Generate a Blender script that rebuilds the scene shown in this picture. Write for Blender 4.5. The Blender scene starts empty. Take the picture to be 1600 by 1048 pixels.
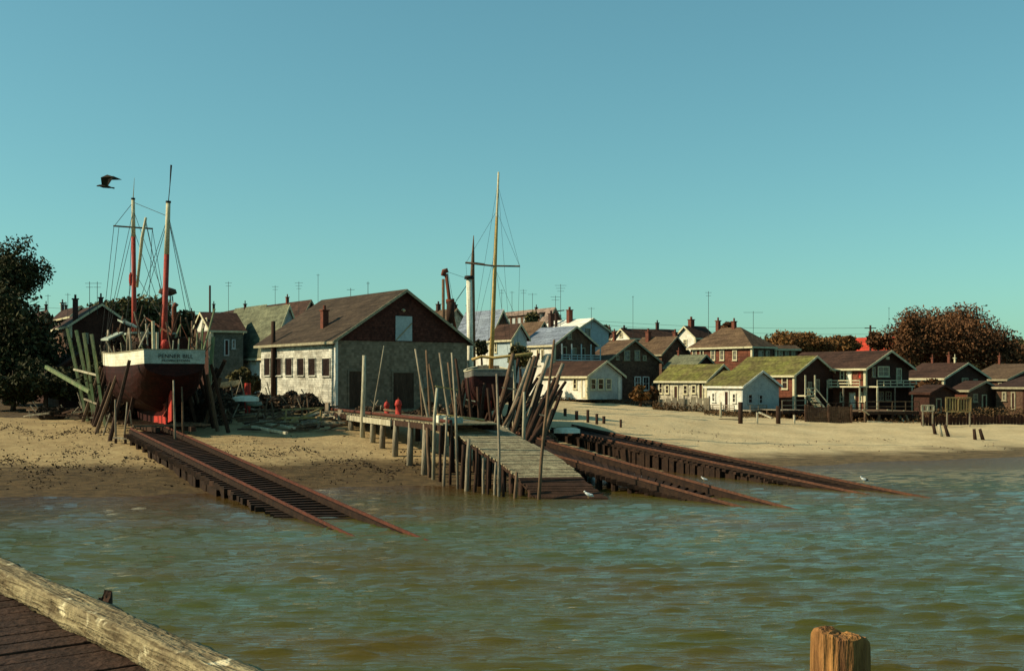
import bpy, math, random
import numpy as np
from mathutils import Vector as V
random.seed(7); rnd = random.Random(11)
S = bpy.context.scene
COL = S.collection
# ------------------------------------------------------------------ camera, sky, sun, exposure
F, HOR, H = 1797.0, 592.0, 5.3          # focal length in photo pixels, horizon row, eye height above the water
cd = bpy.data.cameras.new('camera'); cam = bpy.data.objects.new('camera', cd); COL.objects.link(cam)
cam.location = (0, 0, H); cam.rotation_euler = (math.pi/2, 0, 0)
cd.sensor_width = 36; cd.lens = F/1600*36; cd.shift_y = (HOR-524)/1600; cd.clip_start = .1; cd.clip_end = 6000
S.camera = cam
SUN_EL, SUN_AZ = math.radians(31), math.radians(-97)   # azimuth clockwise from +Y (north); sun to the left, a little on our side
W = bpy.data.worlds.new('World'); S.world = W; W.use_nodes = True
nt = W.node_tree; bg = nt.nodes['Background']
sky = nt.nodes.new('ShaderNodeTexSky'); sky.sky_type = 'NISHITA'; sky.sun_disc = False
sky.sun_elevation = SUN_EL; sky.sun_rotation = SUN_AZ
sky.air_density = 1.0; sky.dust_density = .8; sky.ozone_density = 1.6
tint = nt.nodes.new('ShaderNodeMix'); tint.data_type = 'RGBA'; tint.blend_type = 'MULTIPLY'; tint.inputs['Factor'].default_value = 1
gam = nt.nodes.new('ShaderNodeGamma'); gam.inputs[1].default_value = .8; nt.links.new(sky.outputs[0], gam.inputs[0])
nt.links.new(gam.outputs[0], tint.inputs['A']); tint.inputs['B'].default_value = (.76, 1.38, 1.22, 1)
nt.links.new(tint.outputs['Result'], bg.inputs[0]); bg.inputs[1].default_value = .1
sd = bpy.data.lights.new('sun', 'SUN'); sun = bpy.data.objects.new('sun', sd); COL.objects.link(sun)
sd.energy = 5; sd.angle = math.radians(.6); sd.color = (1, .86, .60)
sdir = V((math.sin(SUN_AZ)*math.cos(SUN_EL), math.cos(SUN_AZ)*math.cos(SUN_EL), math.sin(SUN_EL)))
sun.rotation_euler = sdir.to_track_quat('Z', 'Y').to_euler()
S.view_settings.view_transform = 'Standard'; S.view_settings.look = 'None'
S.view_settings.gamma = 1; S.view_settings.use_curve_mapping = False; S.view_settings.exposure = .3
S.cycles.max_bounces = 6

# ------------------------------------------------------------------ materials
MATS = {}
def mat(name, c1, c2=None, scale=3, rough=.85, bump=.3, stretch=(1, 1, 1), line=0, lined=.35, spec=.1, var=.35, shing=0):
    if name in MATS: return MATS[name]
    m = bpy.data.materials.new(name); m.use_nodes = True; MATS[name] = m
    N = m.node_tree.nodes; L = m.node_tree.links; b = N['Principled BSDF']
    c2 = c2 or tuple(x*.6 for x in c1)
    tc = N.new('ShaderNodeTexCoord'); mp = N.new('ShaderNodeMapping'); mp.inputs['Scale'].default_value = stretch
    L.new(tc.outputs['Object'], mp.inputs[0])
    n1 = N.new('ShaderNodeTexNoise'); n1.inputs['Scale'].default_value = scale; n1.inputs['Detail'].default_value = 7; n1.inputs['Roughness'].default_value = .68
    L.new(mp.outputs[0], n1.inputs['Vector'])
    r = N.new('ShaderNodeValToRGB'); r.color_ramp.elements[0].position = .36; r.color_ramp.elements[1].position = .64
    r.color_ramp.elements[0].color = (*c2, 1); r.color_ramp.elements[1].color = (*c1, 1)
    L.new(n1.outputs[0], r.inputs[0])
    n2 = N.new('ShaderNodeTexNoise'); n2.inputs['Scale'].default_value = scale*6; n2.inputs['Detail'].default_value = 4
    L.new(mp.outputs[0], n2.inputs['Vector'])
    mr = N.new('ShaderNodeMapRange'); mr.inputs[1].default_value = .3; mr.inputs[2].default_value = .7
    mr.inputs[3].default_value = 1-var; mr.inputs[4].default_value = 1+var*.5
    L.new(n2.outputs[0], mr.inputs[0])
    mx = N.new('ShaderNodeMix'); mx.data_type = 'RGBA'; mx.blend_type = 'MULTIPLY'; mx.inputs['Factor'].default_value = 1
    L.new(r.outputs[0], mx.inputs['A']); L.new(mr.outputs[0], mx.inputs['B'])
    out = mx.outputs['Result']; hsrc = n2.outputs[0]
    if line or shing:
        sp = N.new('ShaderNodeSeparateXYZ'); L.new(tc.outputs['Object'], sp.inputs[0])
        d = N.new('ShaderNodeMath'); d.operation = 'DIVIDE'; d.inputs[1].default_value = line or shing; L.new(sp.outputs[2], d.inputs[0])
        f = N.new('ShaderNodeMath'); f.operation = 'FRACT'; L.new(d.outputs[0], f.inputs[0])
        mr2 = N.new('ShaderNodeMapRange'); mr2.inputs[1].default_value = .78; mr2.inputs[2].default_value = 1
        mr2.inputs[3].default_value = 1; mr2.inputs[4].default_value = 1-lined; L.new(f.outputs[0], mr2.inputs[0])  # groove shadow along each course is put into the colour
        m2 = N.new('ShaderNodeMix'); m2.data_type = 'RGBA'; m2.blend_type = 'MULTIPLY'; m2.inputs['Factor'].default_value = 1
        L.new(out, m2.inputs['A']); L.new(mr2.outputs[0], m2.inputs['B']); out = m2.outputs['Result']
        if shing:   # individual shingles differ a little from each other
            fl = N.new('ShaderNodeMath'); fl.operation = 'FLOOR'; L.new(d.outputs[0], fl.inputs[0])
            ad = N.new('ShaderNodeMath'); ad.operation = 'ADD'; L.new(sp.outputs[0], ad.inputs[0]); L.new(sp.outputs[1], ad.inputs[1])
            d2 = N.new('ShaderNodeMath'); d2.operation = 'DIVIDE'; d2.inputs[1].default_value = .3; L.new(ad.outputs[0], d2.inputs[0])
            f2 = N.new('ShaderNodeMath'); f2.operation = 'FLOOR'; L.new(d2.outputs[0], f2.inputs[0])
            cb = N.new('ShaderNodeCombineXYZ'); L.new(fl.outputs[0], cb.inputs[0]); L.new(f2.outputs[0], cb.inputs[1])
            wn = N.new('ShaderNodeTexWhiteNoise'); L.new(cb.outputs[0], wn.inputs['Vector'])
            mr3 = N.new('ShaderNodeMapRange'); mr3.inputs[3].default_value = .72; mr3.inputs[4].default_value = 1.22; L.new(wn.outputs[0], mr3.inputs[0])
            m3 = N.new('ShaderNodeMix'); m3.data_type = 'RGBA'; m3.blend_type = 'MULTIPLY'; m3.inputs['Factor'].default_value = 1
            L.new(out, m3.inputs['A']); L.new(mr3.outputs[0], m3.inputs['B']); out = m3.outputs['Result']
    L.new(out, b.inputs['Base Color'])
    b.inputs['Roughness'].default_value = rough; b.inputs['Specular IOR Level'].default_value = spec
    if bump:
        bp = N.new('ShaderNodeBump'); bp.inputs['Strength'].default_value = bump; bp.inputs['Distance'].default_value = .05
        L.new(hsrc, bp.inputs['Height']); L.new(bp.outputs[0], b.inputs['Normal'])
    return m
ST = (1, 1, .18)
white_wall = mat('white_clapboard', (.80, .77, .66), (.55, .50, .39), .9, line=.14, lined=.25, var=.15)
shed_side = mat('old_white_shingle', (.64, .61, .50), (.33, .30, .23), .9, shing=.18, lined=.55, var=.35)
shed_grey = mat('grey_weathered_shingle', (.225, .175, .12), (.18, .138, .092), .7, shing=.2, lined=.18, var=.15)
shed_red = mat('dark_red_shingle', (.095, .034, .024), (.055, .021, .016), 1.1, shing=.2, lined=.3)
shed_roof = mat('brown_asphalt_roof', (.072, .049, .031), (.046, .031, .020), .7, shing=.16, lined=.2)
shade_grey_wall = mat('shade_grey_clapboard', (.42, .44, .40), (.30, .32, .30), 1.2, line=.14, lined=.2, var=.2)  # shade on the white cottages' gable ends, put into the colour as grey
brown_wall = mat('brown_shingle_wall', (.15, .085, .05), (.085, .045, .03), 1.3, shing=.17, lined=.3)
rust_wall = mat('rust_red_shingle_wall', (.19, .065, .035), (.11, .04, .025), 1.3, shing=.17, lined=.3)
dark_wall = mat('dark_shade_wall', (.070, .030, .020), (.040, .018, .012), 1.3, line=.2, lined=.3)  # dark wood; the maroon shade of right-facing walls is put into its colour
pale_wall = mat('peeling_pale_wall', (.60, .54, .38), (.22, .19, .14), 2.2, line=.14, lined=.3)
teal_wall = mat('pale_blue_grey_wall', (.40, .47, .46), (.32, .38, .38), 1.2, line=.14, lined=.2, var=.15)
shade_slate_wall = mat('shaded_slate_wall', (.15, .16, .13), (.09, .10, .08), 1.2, line=.14, lined=.2)  # shade of the right-facing wall put into a darker grey
doorwood = mat('old_brown_door_planks', (.085, .052, .034), (.05, .03, .02), 2, stretch=ST)
green_roof = mat('moss_green_roof', (.165, .160, .038), (.115, .088, .036), .55, shing=.2, lined=.25, var=.5)
greyroof = mat('grey_green_roof', (.17, .17, .10), (.10, .105, .065), .8, shing=.2, lined=.25)
blue_roof = mat('blue_grey_roof', (.22, .25, .29), (.15, .17, .21), .8, shing=.2, lined=.25)
brown_roof = mat('brown_shingle_roof', (.135, .085, .048), (.085, .052, .032), .8, shing=.2, lined=.25)
dark_roof = mat('dark_brown_roof', (.070, .036, .024), (.042, .023, .016), .8, shing=.2, lined=.25)
mauve_roof = mat('faded_mauve_roof', (.27, .19, .15), (.18, .13, .10), .8, shing=.2, lined=.25)
red_roof = mat('red_roof', (.55, .06, .03), (.38, .045, .025), .8, shing=.2, lined=.2)
white_roof = mat('white_roof', (.78, .74, .62), (.62, .58, .48), .8, shing=.25, lined=.15, var=.15)
trim = mat('cream_trim', (.62, .56, .36), (.42, .37, .23), 3, var=.15, bump=.1)
trim_dull = mat('dull_trim', (.36, .32, .20), (.24, .2, .13), 3, var=.2, bump=.1)
glass = mat('dark_window_glass', (.035, .022, .018), (.02, .014, .012), .8, rough=.12, bump=.05, spec=.6)
glass2 = mat('curtained_window', (.22, .20, .15), (.05, .04, .035), 2.4, rough=.25, bump=.05, spec=.5)
brick = mat('red_brick', (.20, .065, .04), (.12, .045, .03), 4, line=.08, lined=.4)
brick_dark = mat('sooty_brick', (.08, .04, .03), (.05, .03, .025), 4, line=.08, lined=.4)
oldwood = mat('weathered_grey_wood', (.33, .28, .19), (.17, .13, .09), 3, stretch=ST, bump=.6)
palewood = mat('pale_bleached_wood', (.52, .47, .33), (.30, .25, .16), 3, stretch=ST, bump=.5)
darkwood = mat('dark_wet_wood', (.062, .032, .020), (.032, .018, .012), 3, stretch=ST, bump=.6)
brownwood = mat('brown_pole_wood', (.19, .12, .07), (.09, .055, .034), 3, stretch=ST, bump=.6)
greenpaint = mat('faded_green_paint', (.13, .20, .085), (.27, .26, .15), 2.5, stretch=ST, bump=.4)
plank = mat('weathered_deck_planks', (.38, .32, .19), (.19, .145, .085), 2.5, bump=.5, var=.5)
track_wood = mat('black_weedy_track_timber', (.040, .022, .013), (.018, .011, .008), 3, bump=.6)
rail_brown = mat('rusty_brown_rail', (.13, .055, .03), (.06, .028, .018), 5, rough=.7, bump=.3)
rail_m = mat('rusty_red_rail', (.13, .040, .024), (.06, .025, .016), 5, rough=.7, bump=.3)
white_p = mat('white_boat_paint', (.80, .76, .60), (.60, .55, .40), 1.1, rough=.55, bump=.1, var=.15, line=.21, lined=.25)
transom_m = mat('shade_grey_transom', (.42, .47, .40), (.30, .34, .28), 1.6, rough=.6, bump=.1, var=.25, line=.21, lined=.2)  # grey-green of the shaded stern is put into the paint colour
hull_m = mat('dark_maroon_hull', (.044, .011, .009), (.020, .008, .007), 1.2, rough=.65, bump=.3, line=.21, lined=.3)
greyhull = mat('dull_grey_hull_paint', (.20, .19, .16), (.12, .11, .09), 1.5, rough=.6, bump=.1)
red_p = mat('bright_red_paint', (.52, .055, .035), (.36, .04, .03), 2, rough=.6, bump=.1)
mast_red = mat('red_mast_paint', (.42, .065, .04), (.28, .05, .035), 2, rough=.5, bump=.05)
mast_w = mat('cream_mast_paint', (.62, .55, .36), (.50, .42, .25), 2, rough=.5, bump=.05)
yellow_p = mat('varnished_yellow_spar', (.56, .38, .13), (.42, .27, .09), 2, rough=.5, bump=.05)
black_m = mat('tarred_black', (.03, .022, .018), (.02, .015, .012), 3, rough=.6)
rope = mat('rope_and_wire', (.05, .05, .045), (.035, .035, .03), 5, rough=.8, bump=0)
rust = mat('rusty_iron', (.20, .06, .03), (.10, .04, .025), 6, rough=.8)
greytarp = mat('pale_green_tarp', (.38, .42, .33), (.27, .30, .24), 2, rough=.7)
net_m = mat('tangled_net', (.07, .045, .028), (.035, .025, .018), 5, bump=1)
bird_d = mat('dark_feathers', (.05, .04, .025), (.03, .022, .016), 9)
bird_w = mat('white_feathers', (.8, .78, .72), (.6, .6, .58), 9, var=.1)
bark = mat('bark', (.09, .055, .035), (.045, .03, .02), 4, stretch=ST, bump=.8)
def leafmat(name, a, b_):
    m = mat(name, a, b_, .55, rough=.7, bump=0, var=.45); return m
leaf_rust = leafmat('russet_leaves', (.18, .082, .034), (.085, .04, .02))
leaf_gold = leafmat('golden_brown_leaves', (.25, .125, .04), (.12, .055, .02))
leaf_dark = leafmat('dark_green_leaves', (.065, .062, .022), (.028, .026, .012))
leaf_olive = leafmat('olive_leaves', (.15, .125, .045), (.06, .05, .022))

# ------------------------------------------------------------------ helpers
ORD = ['first', 'second', 'third', 'fourth', 'fifth', 'sixth', 'seventh', 'eighth', 'ninth', 'tenth', 'eleventh', 'twelfth', 'thirteenth', 'fourteenth', 'fifteenth', 'sixteenth', 'seventeenth', 'eighteenth', 'nineteenth', 'twentieth', 'twenty-first', 'twenty-second', 'twenty-third', 'twenty-fourth', 'twenty-fifth', 'twenty-sixth', 'twenty-seventh', 'twenty-eighth', 'twenty-ninth', 'thirtieth', 'thirty-first', 'thirty-second', 'thirty-third', 'thirty-fourth', 'thirty-fifth']
def P(px, py, Y): return V(((px-800)/F*Y, Y, H+(HOR-py)/F*Y))
COLS = [(-900, 50, (80, 2.2), (100, 3.0)), (100, 52, (80, 2.2), (100, 3.0)), (240, 52, (75, 1.75), (95, 2.8)),
        (400, 53.5, (72, 1.6), (86, 2.85)), (520, 56, (72, 1.5), (86, 2.9)), (700, 58, (73, 1.45), (92, 3.0)), (800, 58.5, (80, 1.8), (98, 3.0)), (880, 60, (88, 2.1), (112, 3.1)),
        (1050, 66, (95, 1.9), (115, 2.6)), (1130, 68, (95, 1.45), (112, 2.2)), (1300, 71, (100, 1.3), (115, 1.9)),
        (1600, 79, (102, 1.2), (120, 1.7)), (2600, 84, (106, 1.2), (125, 1.8))]
def smooth(t): return t*t*(3-2*t)
def wob(x, y):
    return (math.sin(x*.9+1.3*math.sin(y*.37))*math.sin(y*.71+x*.23)+.6*math.sin(x*2.3+y*1.1)*math.sin(y*1.9-x*.7+2))
def terrain(x, Y):
    u = 800+F*x/max(Y, 5)
    c = COLS
    if u <= c[0][0]: a = b = c[0]; t = 0
    elif u >= c[-1][0]: a = b = c[-1]; t = 0
    else:
        for i in range(len(c)-1):
            if c[i][0] <= u <= c[i+1][0]: a, b = c[i], c[i+1]; t = (u-a[0])/(b[0]-a[0]); break
    g = lambda f: f(a)+(f(b)-f(a))*t
    ys, y1, z1, y2, z2 = g(lambda k: k[1]), g(lambda k: k[2][0]), g(lambda k: k[2][1]), g(lambda k: k[3][0]), g(lambda k: k[3][1])
    ys += .5*math.sin(x*.35)+.35*math.sin(x*.83+1)
    pts = [(ys-40, -4), (ys-12, -1.3), (ys, 0), (ys+4, .16), (y1, z1), (y2, z2), (y2+30, z2+.6), (y2+85, 9.5), (y2+140, 10), (3500, 10)]
    if Y <= pts[0][0]: z = -4
    else:
        z = 10
        for i in range(len(pts)-1):
            if pts[i][0] <= Y <= pts[i+1][0]:
                z = pts[i][1]+(pts[i+1][1]-pts[i][1])*(Y-pts[i][0])/(pts[i+1][0]-pts[i][0]); break
    return z + .045*wob(x, Y)*min(1, max(0, (Y-ys)/6))
def G(px, Y): x = (px-800)/F*Y; return V((x, Y, terrain(x, Y)))
def ground_at(px, py):      # the point of the ground seen at that direction
    Y = 40.
    while Y < 200:
        if G(px, Y).z >= H+(HOR-py)/F*Y: break
        Y += .25
    return G(px, Y)

class MB:
    def __init__(s): s.v = []; s.f = []
    def add(s, vs, fs):
        n = len(s.v); s.v += [tuple(v) for v in vs]; s.f += [tuple(i+n for i in f) for f in fs]; return s
    def hexa(s, b, t):      # bottom ring, top ring
        n = len(b); fs = [tuple(range(n-1, -1, -1)), tuple(range(n, 2*n))]+[(i, (i+1) % n, n+(i+1) % n, n+i) for i in range(n)]
        return s.add(list(b)+list(t), fs)
    def box(s, c, sx, sy, sz, ax=None, ay=None, az=None):
        c = V(c); ax = V(ax or (1, 0, 0)).normalized()*sx/2; ay = V(ay or (0, 1, 0)).normalized()*sy/2; az = V(az or (0, 0, 1)).normalized()*sz/2
        r = [-ax-ay, ax-ay, ax+ay, -ax+ay]
        return s.hexa([c+q-az for q in r], [c+q+az for q in r])
    def beam(s, p, q, w, h, up=(0, 0, 1)):
        p, q = V(p), V(q); d = (q-p).normalized(); sd_ = d.cross(V(up))
        if sd_.length < 1e-3: sd_ = d.cross(V((1, 0, 0)))
        sd_.normalize(); u = sd_.cross(d).normalized()
        r = [-sd_*w/2-u*h/2, sd_*w/2-u*h/2, sd_*w/2+u*h/2, -sd_*w/2+u*h/2]
        return s.hexa([p+k for k in r], [q+k for k in r])
    def tube(s, pts, rad, n=8, cap=True):
        pts = [V(p) for p in pts]; rad = rad if isinstance(rad, (list, tuple)) else [rad]*len(pts)
        vs = []; fs = []; pr = None
        for i, p in enumerate(pts):
            d = (pts[min(i+1, len(pts)-1)]-pts[max(i-1, 0)]).normalized()
            if pr is None: pr = d.orthogonal().normalized()
            a = (pr-d*pr.dot(d)).normalized(); pr = a; b = d.cross(a)
            vs += [p+(a*math.cos(k*2*math.pi/n)+b*math.sin(k*2*math.pi/n))*rad[i] for k in range(n)]
        for i in range(len(pts)-1):
            for k in range(n): fs.append((i*n+k, i*n+(k+1) % n, (i+1)*n+(k+1) % n, (i+1)*n+k))
        if cap: fs += [tuple(range(n-1, -1, -1)), tuple((len(pts)-1)*n+k for k in range(n))]
        return s.add(vs, fs)
    def prism(s, poly, ext):
        poly = [V(p) for p in poly]; e = V(ext)
        return s.hexa(poly, [p+e for p in poly])
    def blob(s, c, rx, ry, rz, seed=0, n=10, m=14, k=.12):
        r_ = random.Random(seed); vs = []; fs = []; c = V(c)
        for i in range(n+1):
            for j in range(m):
                a = math.pi*i/n; b = 2*math.pi*j/m; q = 1+(r_.random()-.5)*2*k if 0 < i < n else 1
                vs.append(c+V((rx*math.sin(a)*math.cos(b)*q, ry*math.sin(a)*math.sin(b)*q, rz*math.cos(a)*q)))
        for i in range(n):
            for j in range(m): fs.append((i*m+j, (i+1)*m+j, (i+1)*m+(j+1) % m, i*m+(j+1) % m))
        return s.add(vs, fs)
    def build(s, name, m, parent=None, smooth_=False, origin=None, bevel=0):
        o = V(origin) if origin is not None else (V(parent['_w']) if parent is not None and '_w' in parent else V((0, 0, 0)))
        me = bpy.data.meshes.new(name); me.from_pydata([(a-o.x, b-o.y, c-o.z) for a, b, c in s.v], [], s.f); me.update()
        me.materials.append(m)
        if smooth_: me.shade_smooth()
        ob = bpy.data.objects.new(name, me); COL.objects.link(ob)
        if parent is not None: ob.parent = parent; ob['_w'] = list(o)
        else: ob.location = o; ob['_w'] = list(o)
        if bevel:
            bv = ob.modifiers.new('bevel', 'BEVEL'); bv.width = bevel; bv.segments = 2
        return ob
def thing(name, label, cat, loc, group=None):
    o = bpy.data.objects.new(name, None); COL.objects.link(o); o.location = loc; o['_w'] = list(V(loc))
    o['label'] = label; o['category'] = cat
    if group: o['group'] = group
    return o
def tag(o, label, cat, group=None, kind=None):
    o['label'] = label; o['category'] = cat
    if group: o['group'] = group
    if kind: o['kind'] = kind
    return o
def struct(o): o['kind'] = 'structure'; return o
def dup(root, loc, label=None, rot=None, scale=None):
    r = root.copy(); COL.objects.link(r); r.location = loc
    if label: r['label'] = label
    if rot is not None: r.rotation_euler = rot
    if scale is not None: r.scale = scale
    for ch in list(root.children):
        c = ch.copy(); COL.objects.link(c); c.parent = r
        for g in ch.children:
            d = g.copy(); COL.objects.link(d); d.parent = c
    return r

# ------------------------------------------------------------------ ground and water
def axis(segs):
    out = []
    for a, b, st in segs: out += list(np.arange(a, b, st))
    return out+[segs[-1][1]]
def make_ground():
    xs = axis([(-1500, -200, 100), (-200, -60, 10), (-60, 62, .6), (62, 200, 10), (200, 1500, 100)])
    ys = axis([(-150, 30, 20), (30, 44, 2), (44, 125, .6), (125, 260, 5), (260, 3400, 200)])
    nx, ny = len(xs), len(ys)
    vs = [(x, y, terrain(x, y)) for y in ys for x in xs]
    fs = [(j*nx+i, j*nx+i+1, (j+1)*nx+i+1, (j+1)*nx+i) for j in range(ny-1) for i in range(nx-1)]
    me = bpy.data.meshes.new('ground'); me.from_pydata(vs, [], fs); me.shade_smooth()
    at = me.attributes.new('town', 'FLOAT', 'POINT')
    vals = []
    for (x, y, z) in vs:
        u = 800+F*x/max(y, 5); lim = np.interp(u, [-900, 60, 170, 340, 420, 520, 800, 880, 1050, 1130, 1300, 1600, 2600], [86, 86, 84, 88, 88, 92, 106, 119, 114.5, 108.5, 106, 107, 108])
        vals.append(float(np.clip((y-lim)/3+.5, 0, 1)))
    at.data.foreach_set('value', vals)
    a2 = me.attributes.new('tide', 'FLOAT', 'POINT')
    a2.data.foreach_set('value', [float(z-np.interp(800+F*x/max(y, 5), [-900, 100, 300, 520, 800, 1000, 1130, 1300, 2600], [.55, .6, .6, .62, .55, .35, .25, .22, .2])) for (x, y, z) in vs])
    a3 = me.attributes.new('dirt_dimming', 'FLOAT', 'POINT'); a3.data.foreach_set('value', [float(np.interp(800+F*x/max(y, 5), [-900, 350, 700, 900], [1, 1, .75, 0])) for (x, y, z) in vs])  # dirty left sand, its dull grazing light also put into the colour
    m = bpy.data.materials.new('beach_sand'); m.use_nodes = True; N = m.node_tree.nodes; L = m.node_tree.links; b = N['Principled BSDF']
    tc = N.new('ShaderNodeTexCoord'); sp = N.new('ShaderNodeSeparateXYZ'); L.new(tc.outputs['Object'], sp.inputs[0])
    def noise(sc, det=6, stretch=None, rough=.6):
        n = N.new('ShaderNodeTexNoise'); n.inputs['Scale'].default_value = sc; n.inputs['Detail'].default_value = det; n.inputs['Roughness'].default_value = rough
        if stretch:
            mp = N.new('ShaderNodeMapping'); mp.inputs['Scale'].default_value = stretch; L.new(tc.outputs['Object'], mp.inputs[0]); L.new(mp.outputs[0], n.inputs[0])
        else: L.new(tc.outputs['Object'], n.inputs[0])
        return n.outputs[0]
    def ramp(src, p0, c0, p1, c1):
        r = N.new('ShaderNodeValToRGB'); e = r.color_ramp.elements; e[0].position = p0; e[0].color = (*c0, 1); e[1].position = p1; e[1].color = (*c1, 1); L.new(src, r.inputs[0]); return r.outputs[0]
    def mix(f, a, b_, mode='MIX'):
        x = N.new('ShaderNodeMix'); x.data_type = 'RGBA'; x.blend_type = mode
        if isinstance(f, (int, float)): x.inputs['Factor'].default_value = f
        else: L.new(f, x.inputs['Factor'])
        L.new(a, x.inputs['A'])
        if isinstance(b_, tuple): x.inputs['B'].default_value = (*b_, 1)
        else: L.new(b_, x.inputs['B'])
        return x.outputs['Result']
    dry = ramp(noise(.35), .35, (.47, .355, .19), .65, (.60, .465, .255))
    dry = mix(.7, dry, ramp(noise(5, 8, (1, .5, 1), .8), .3, (.62, .60, .56), .62, (1.06, 1.06, 1.06)), 'MULTIPLY')
    # height above the water plus noise: wet and weed-strewn below the tide line
    hz = N.new('ShaderNodeMath'); hz.operation = 'MULTIPLY_ADD'; L.new(noise(.5, 6, (.35, 1, 1)), hz.inputs[0]); hz.inputs[1].default_value = -.55; tda = N.new('ShaderNodeAttribute'); tda.attribute_name = 'tide'; ad0 = N.new('ShaderNodeMath'); ad0.operation = 'ADD'; ad0.inputs[1].default_value = .32; L.new(tda.outputs['Fac'], ad0.inputs[0]); L.new(ad0.outputs[0], hz.inputs[2])
    wetf = ramp(hz.outputs[0], 0, (1, 1, 1), .22, (0, 0, 0))
    wet = ramp(noise(2.2, 8, (.6, 1, 1), .75), .35, (.055, .040, .020), .65, (.20, .135, .065))
    c = mix(wetf, dry, wet)
    weed = ramp(noise(2.6, 5, (.45, 1.6, 1), .7), .64, (0, 0, 0), .70, (1, 1, 1))
    hz2 = ramp(sp.outputs[2], .3, (1, 1, 1), 1., (.25, .25, .25))
    c = mix(mix(1, weed, hz2, 'MULTIPLY'), c, (.075, .048, .026))
    dm_ = N.new('ShaderNodeAttribute'); dm_.attribute_name = 'dirt_dimming'; c = mix(dm_.outputs['Fac'], c, mix(1, c, ramp(noise(1.3, 7, None, .7), .3, (.50, .43, .36), .7, (.80, .75, .66)), 'MULTIPLY'))
    at_ = N.new('ShaderNodeAttribute'); at_.attribute_name = 'town'
    tf = N.new('ShaderNodeMath'); tf.operation = 'MULTIPLY_ADD'; L.new(noise(.8), tf.inputs[0]); tf.inputs[1].default_value = 1.6
    ts = N.new('ShaderNodeMath'); ts.operation = 'SUBTRACT'; L.new(at_.outputs['Fac'], ts.inputs[0]); ts.inputs[1].default_value = .8; L.new(ts.outputs[0], tf.inputs[2])
    tfr = ramp(tf.outputs[0], .3, (0, 0, 0), .55, (1, 1, 1))
    c = mix(tfr, c, ramp(noise(1.5, 8), .35, (.045, .030, .018), .7, (.13, .085, .04)))
    L.new(c, b.inputs['Base Color'])
    b.inputs['Roughness'].default_value = .95; b.inputs['Specular IOR Level'].default_value = .15
    bp = N.new('ShaderNodeBump'); bp.inputs['Strength'].default_value = .8; bp.inputs['Distance'].default_value = .12
    L.new(noise(2.5, 9, None, .75), bp.inputs['Height']); L.new(bp.outputs[0], b.inputs['Normal'])
    me.materials.append(m); o = bpy.data.objects.new('ground', me); COL.objects.link(o); struct(o)
make_ground()
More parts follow.
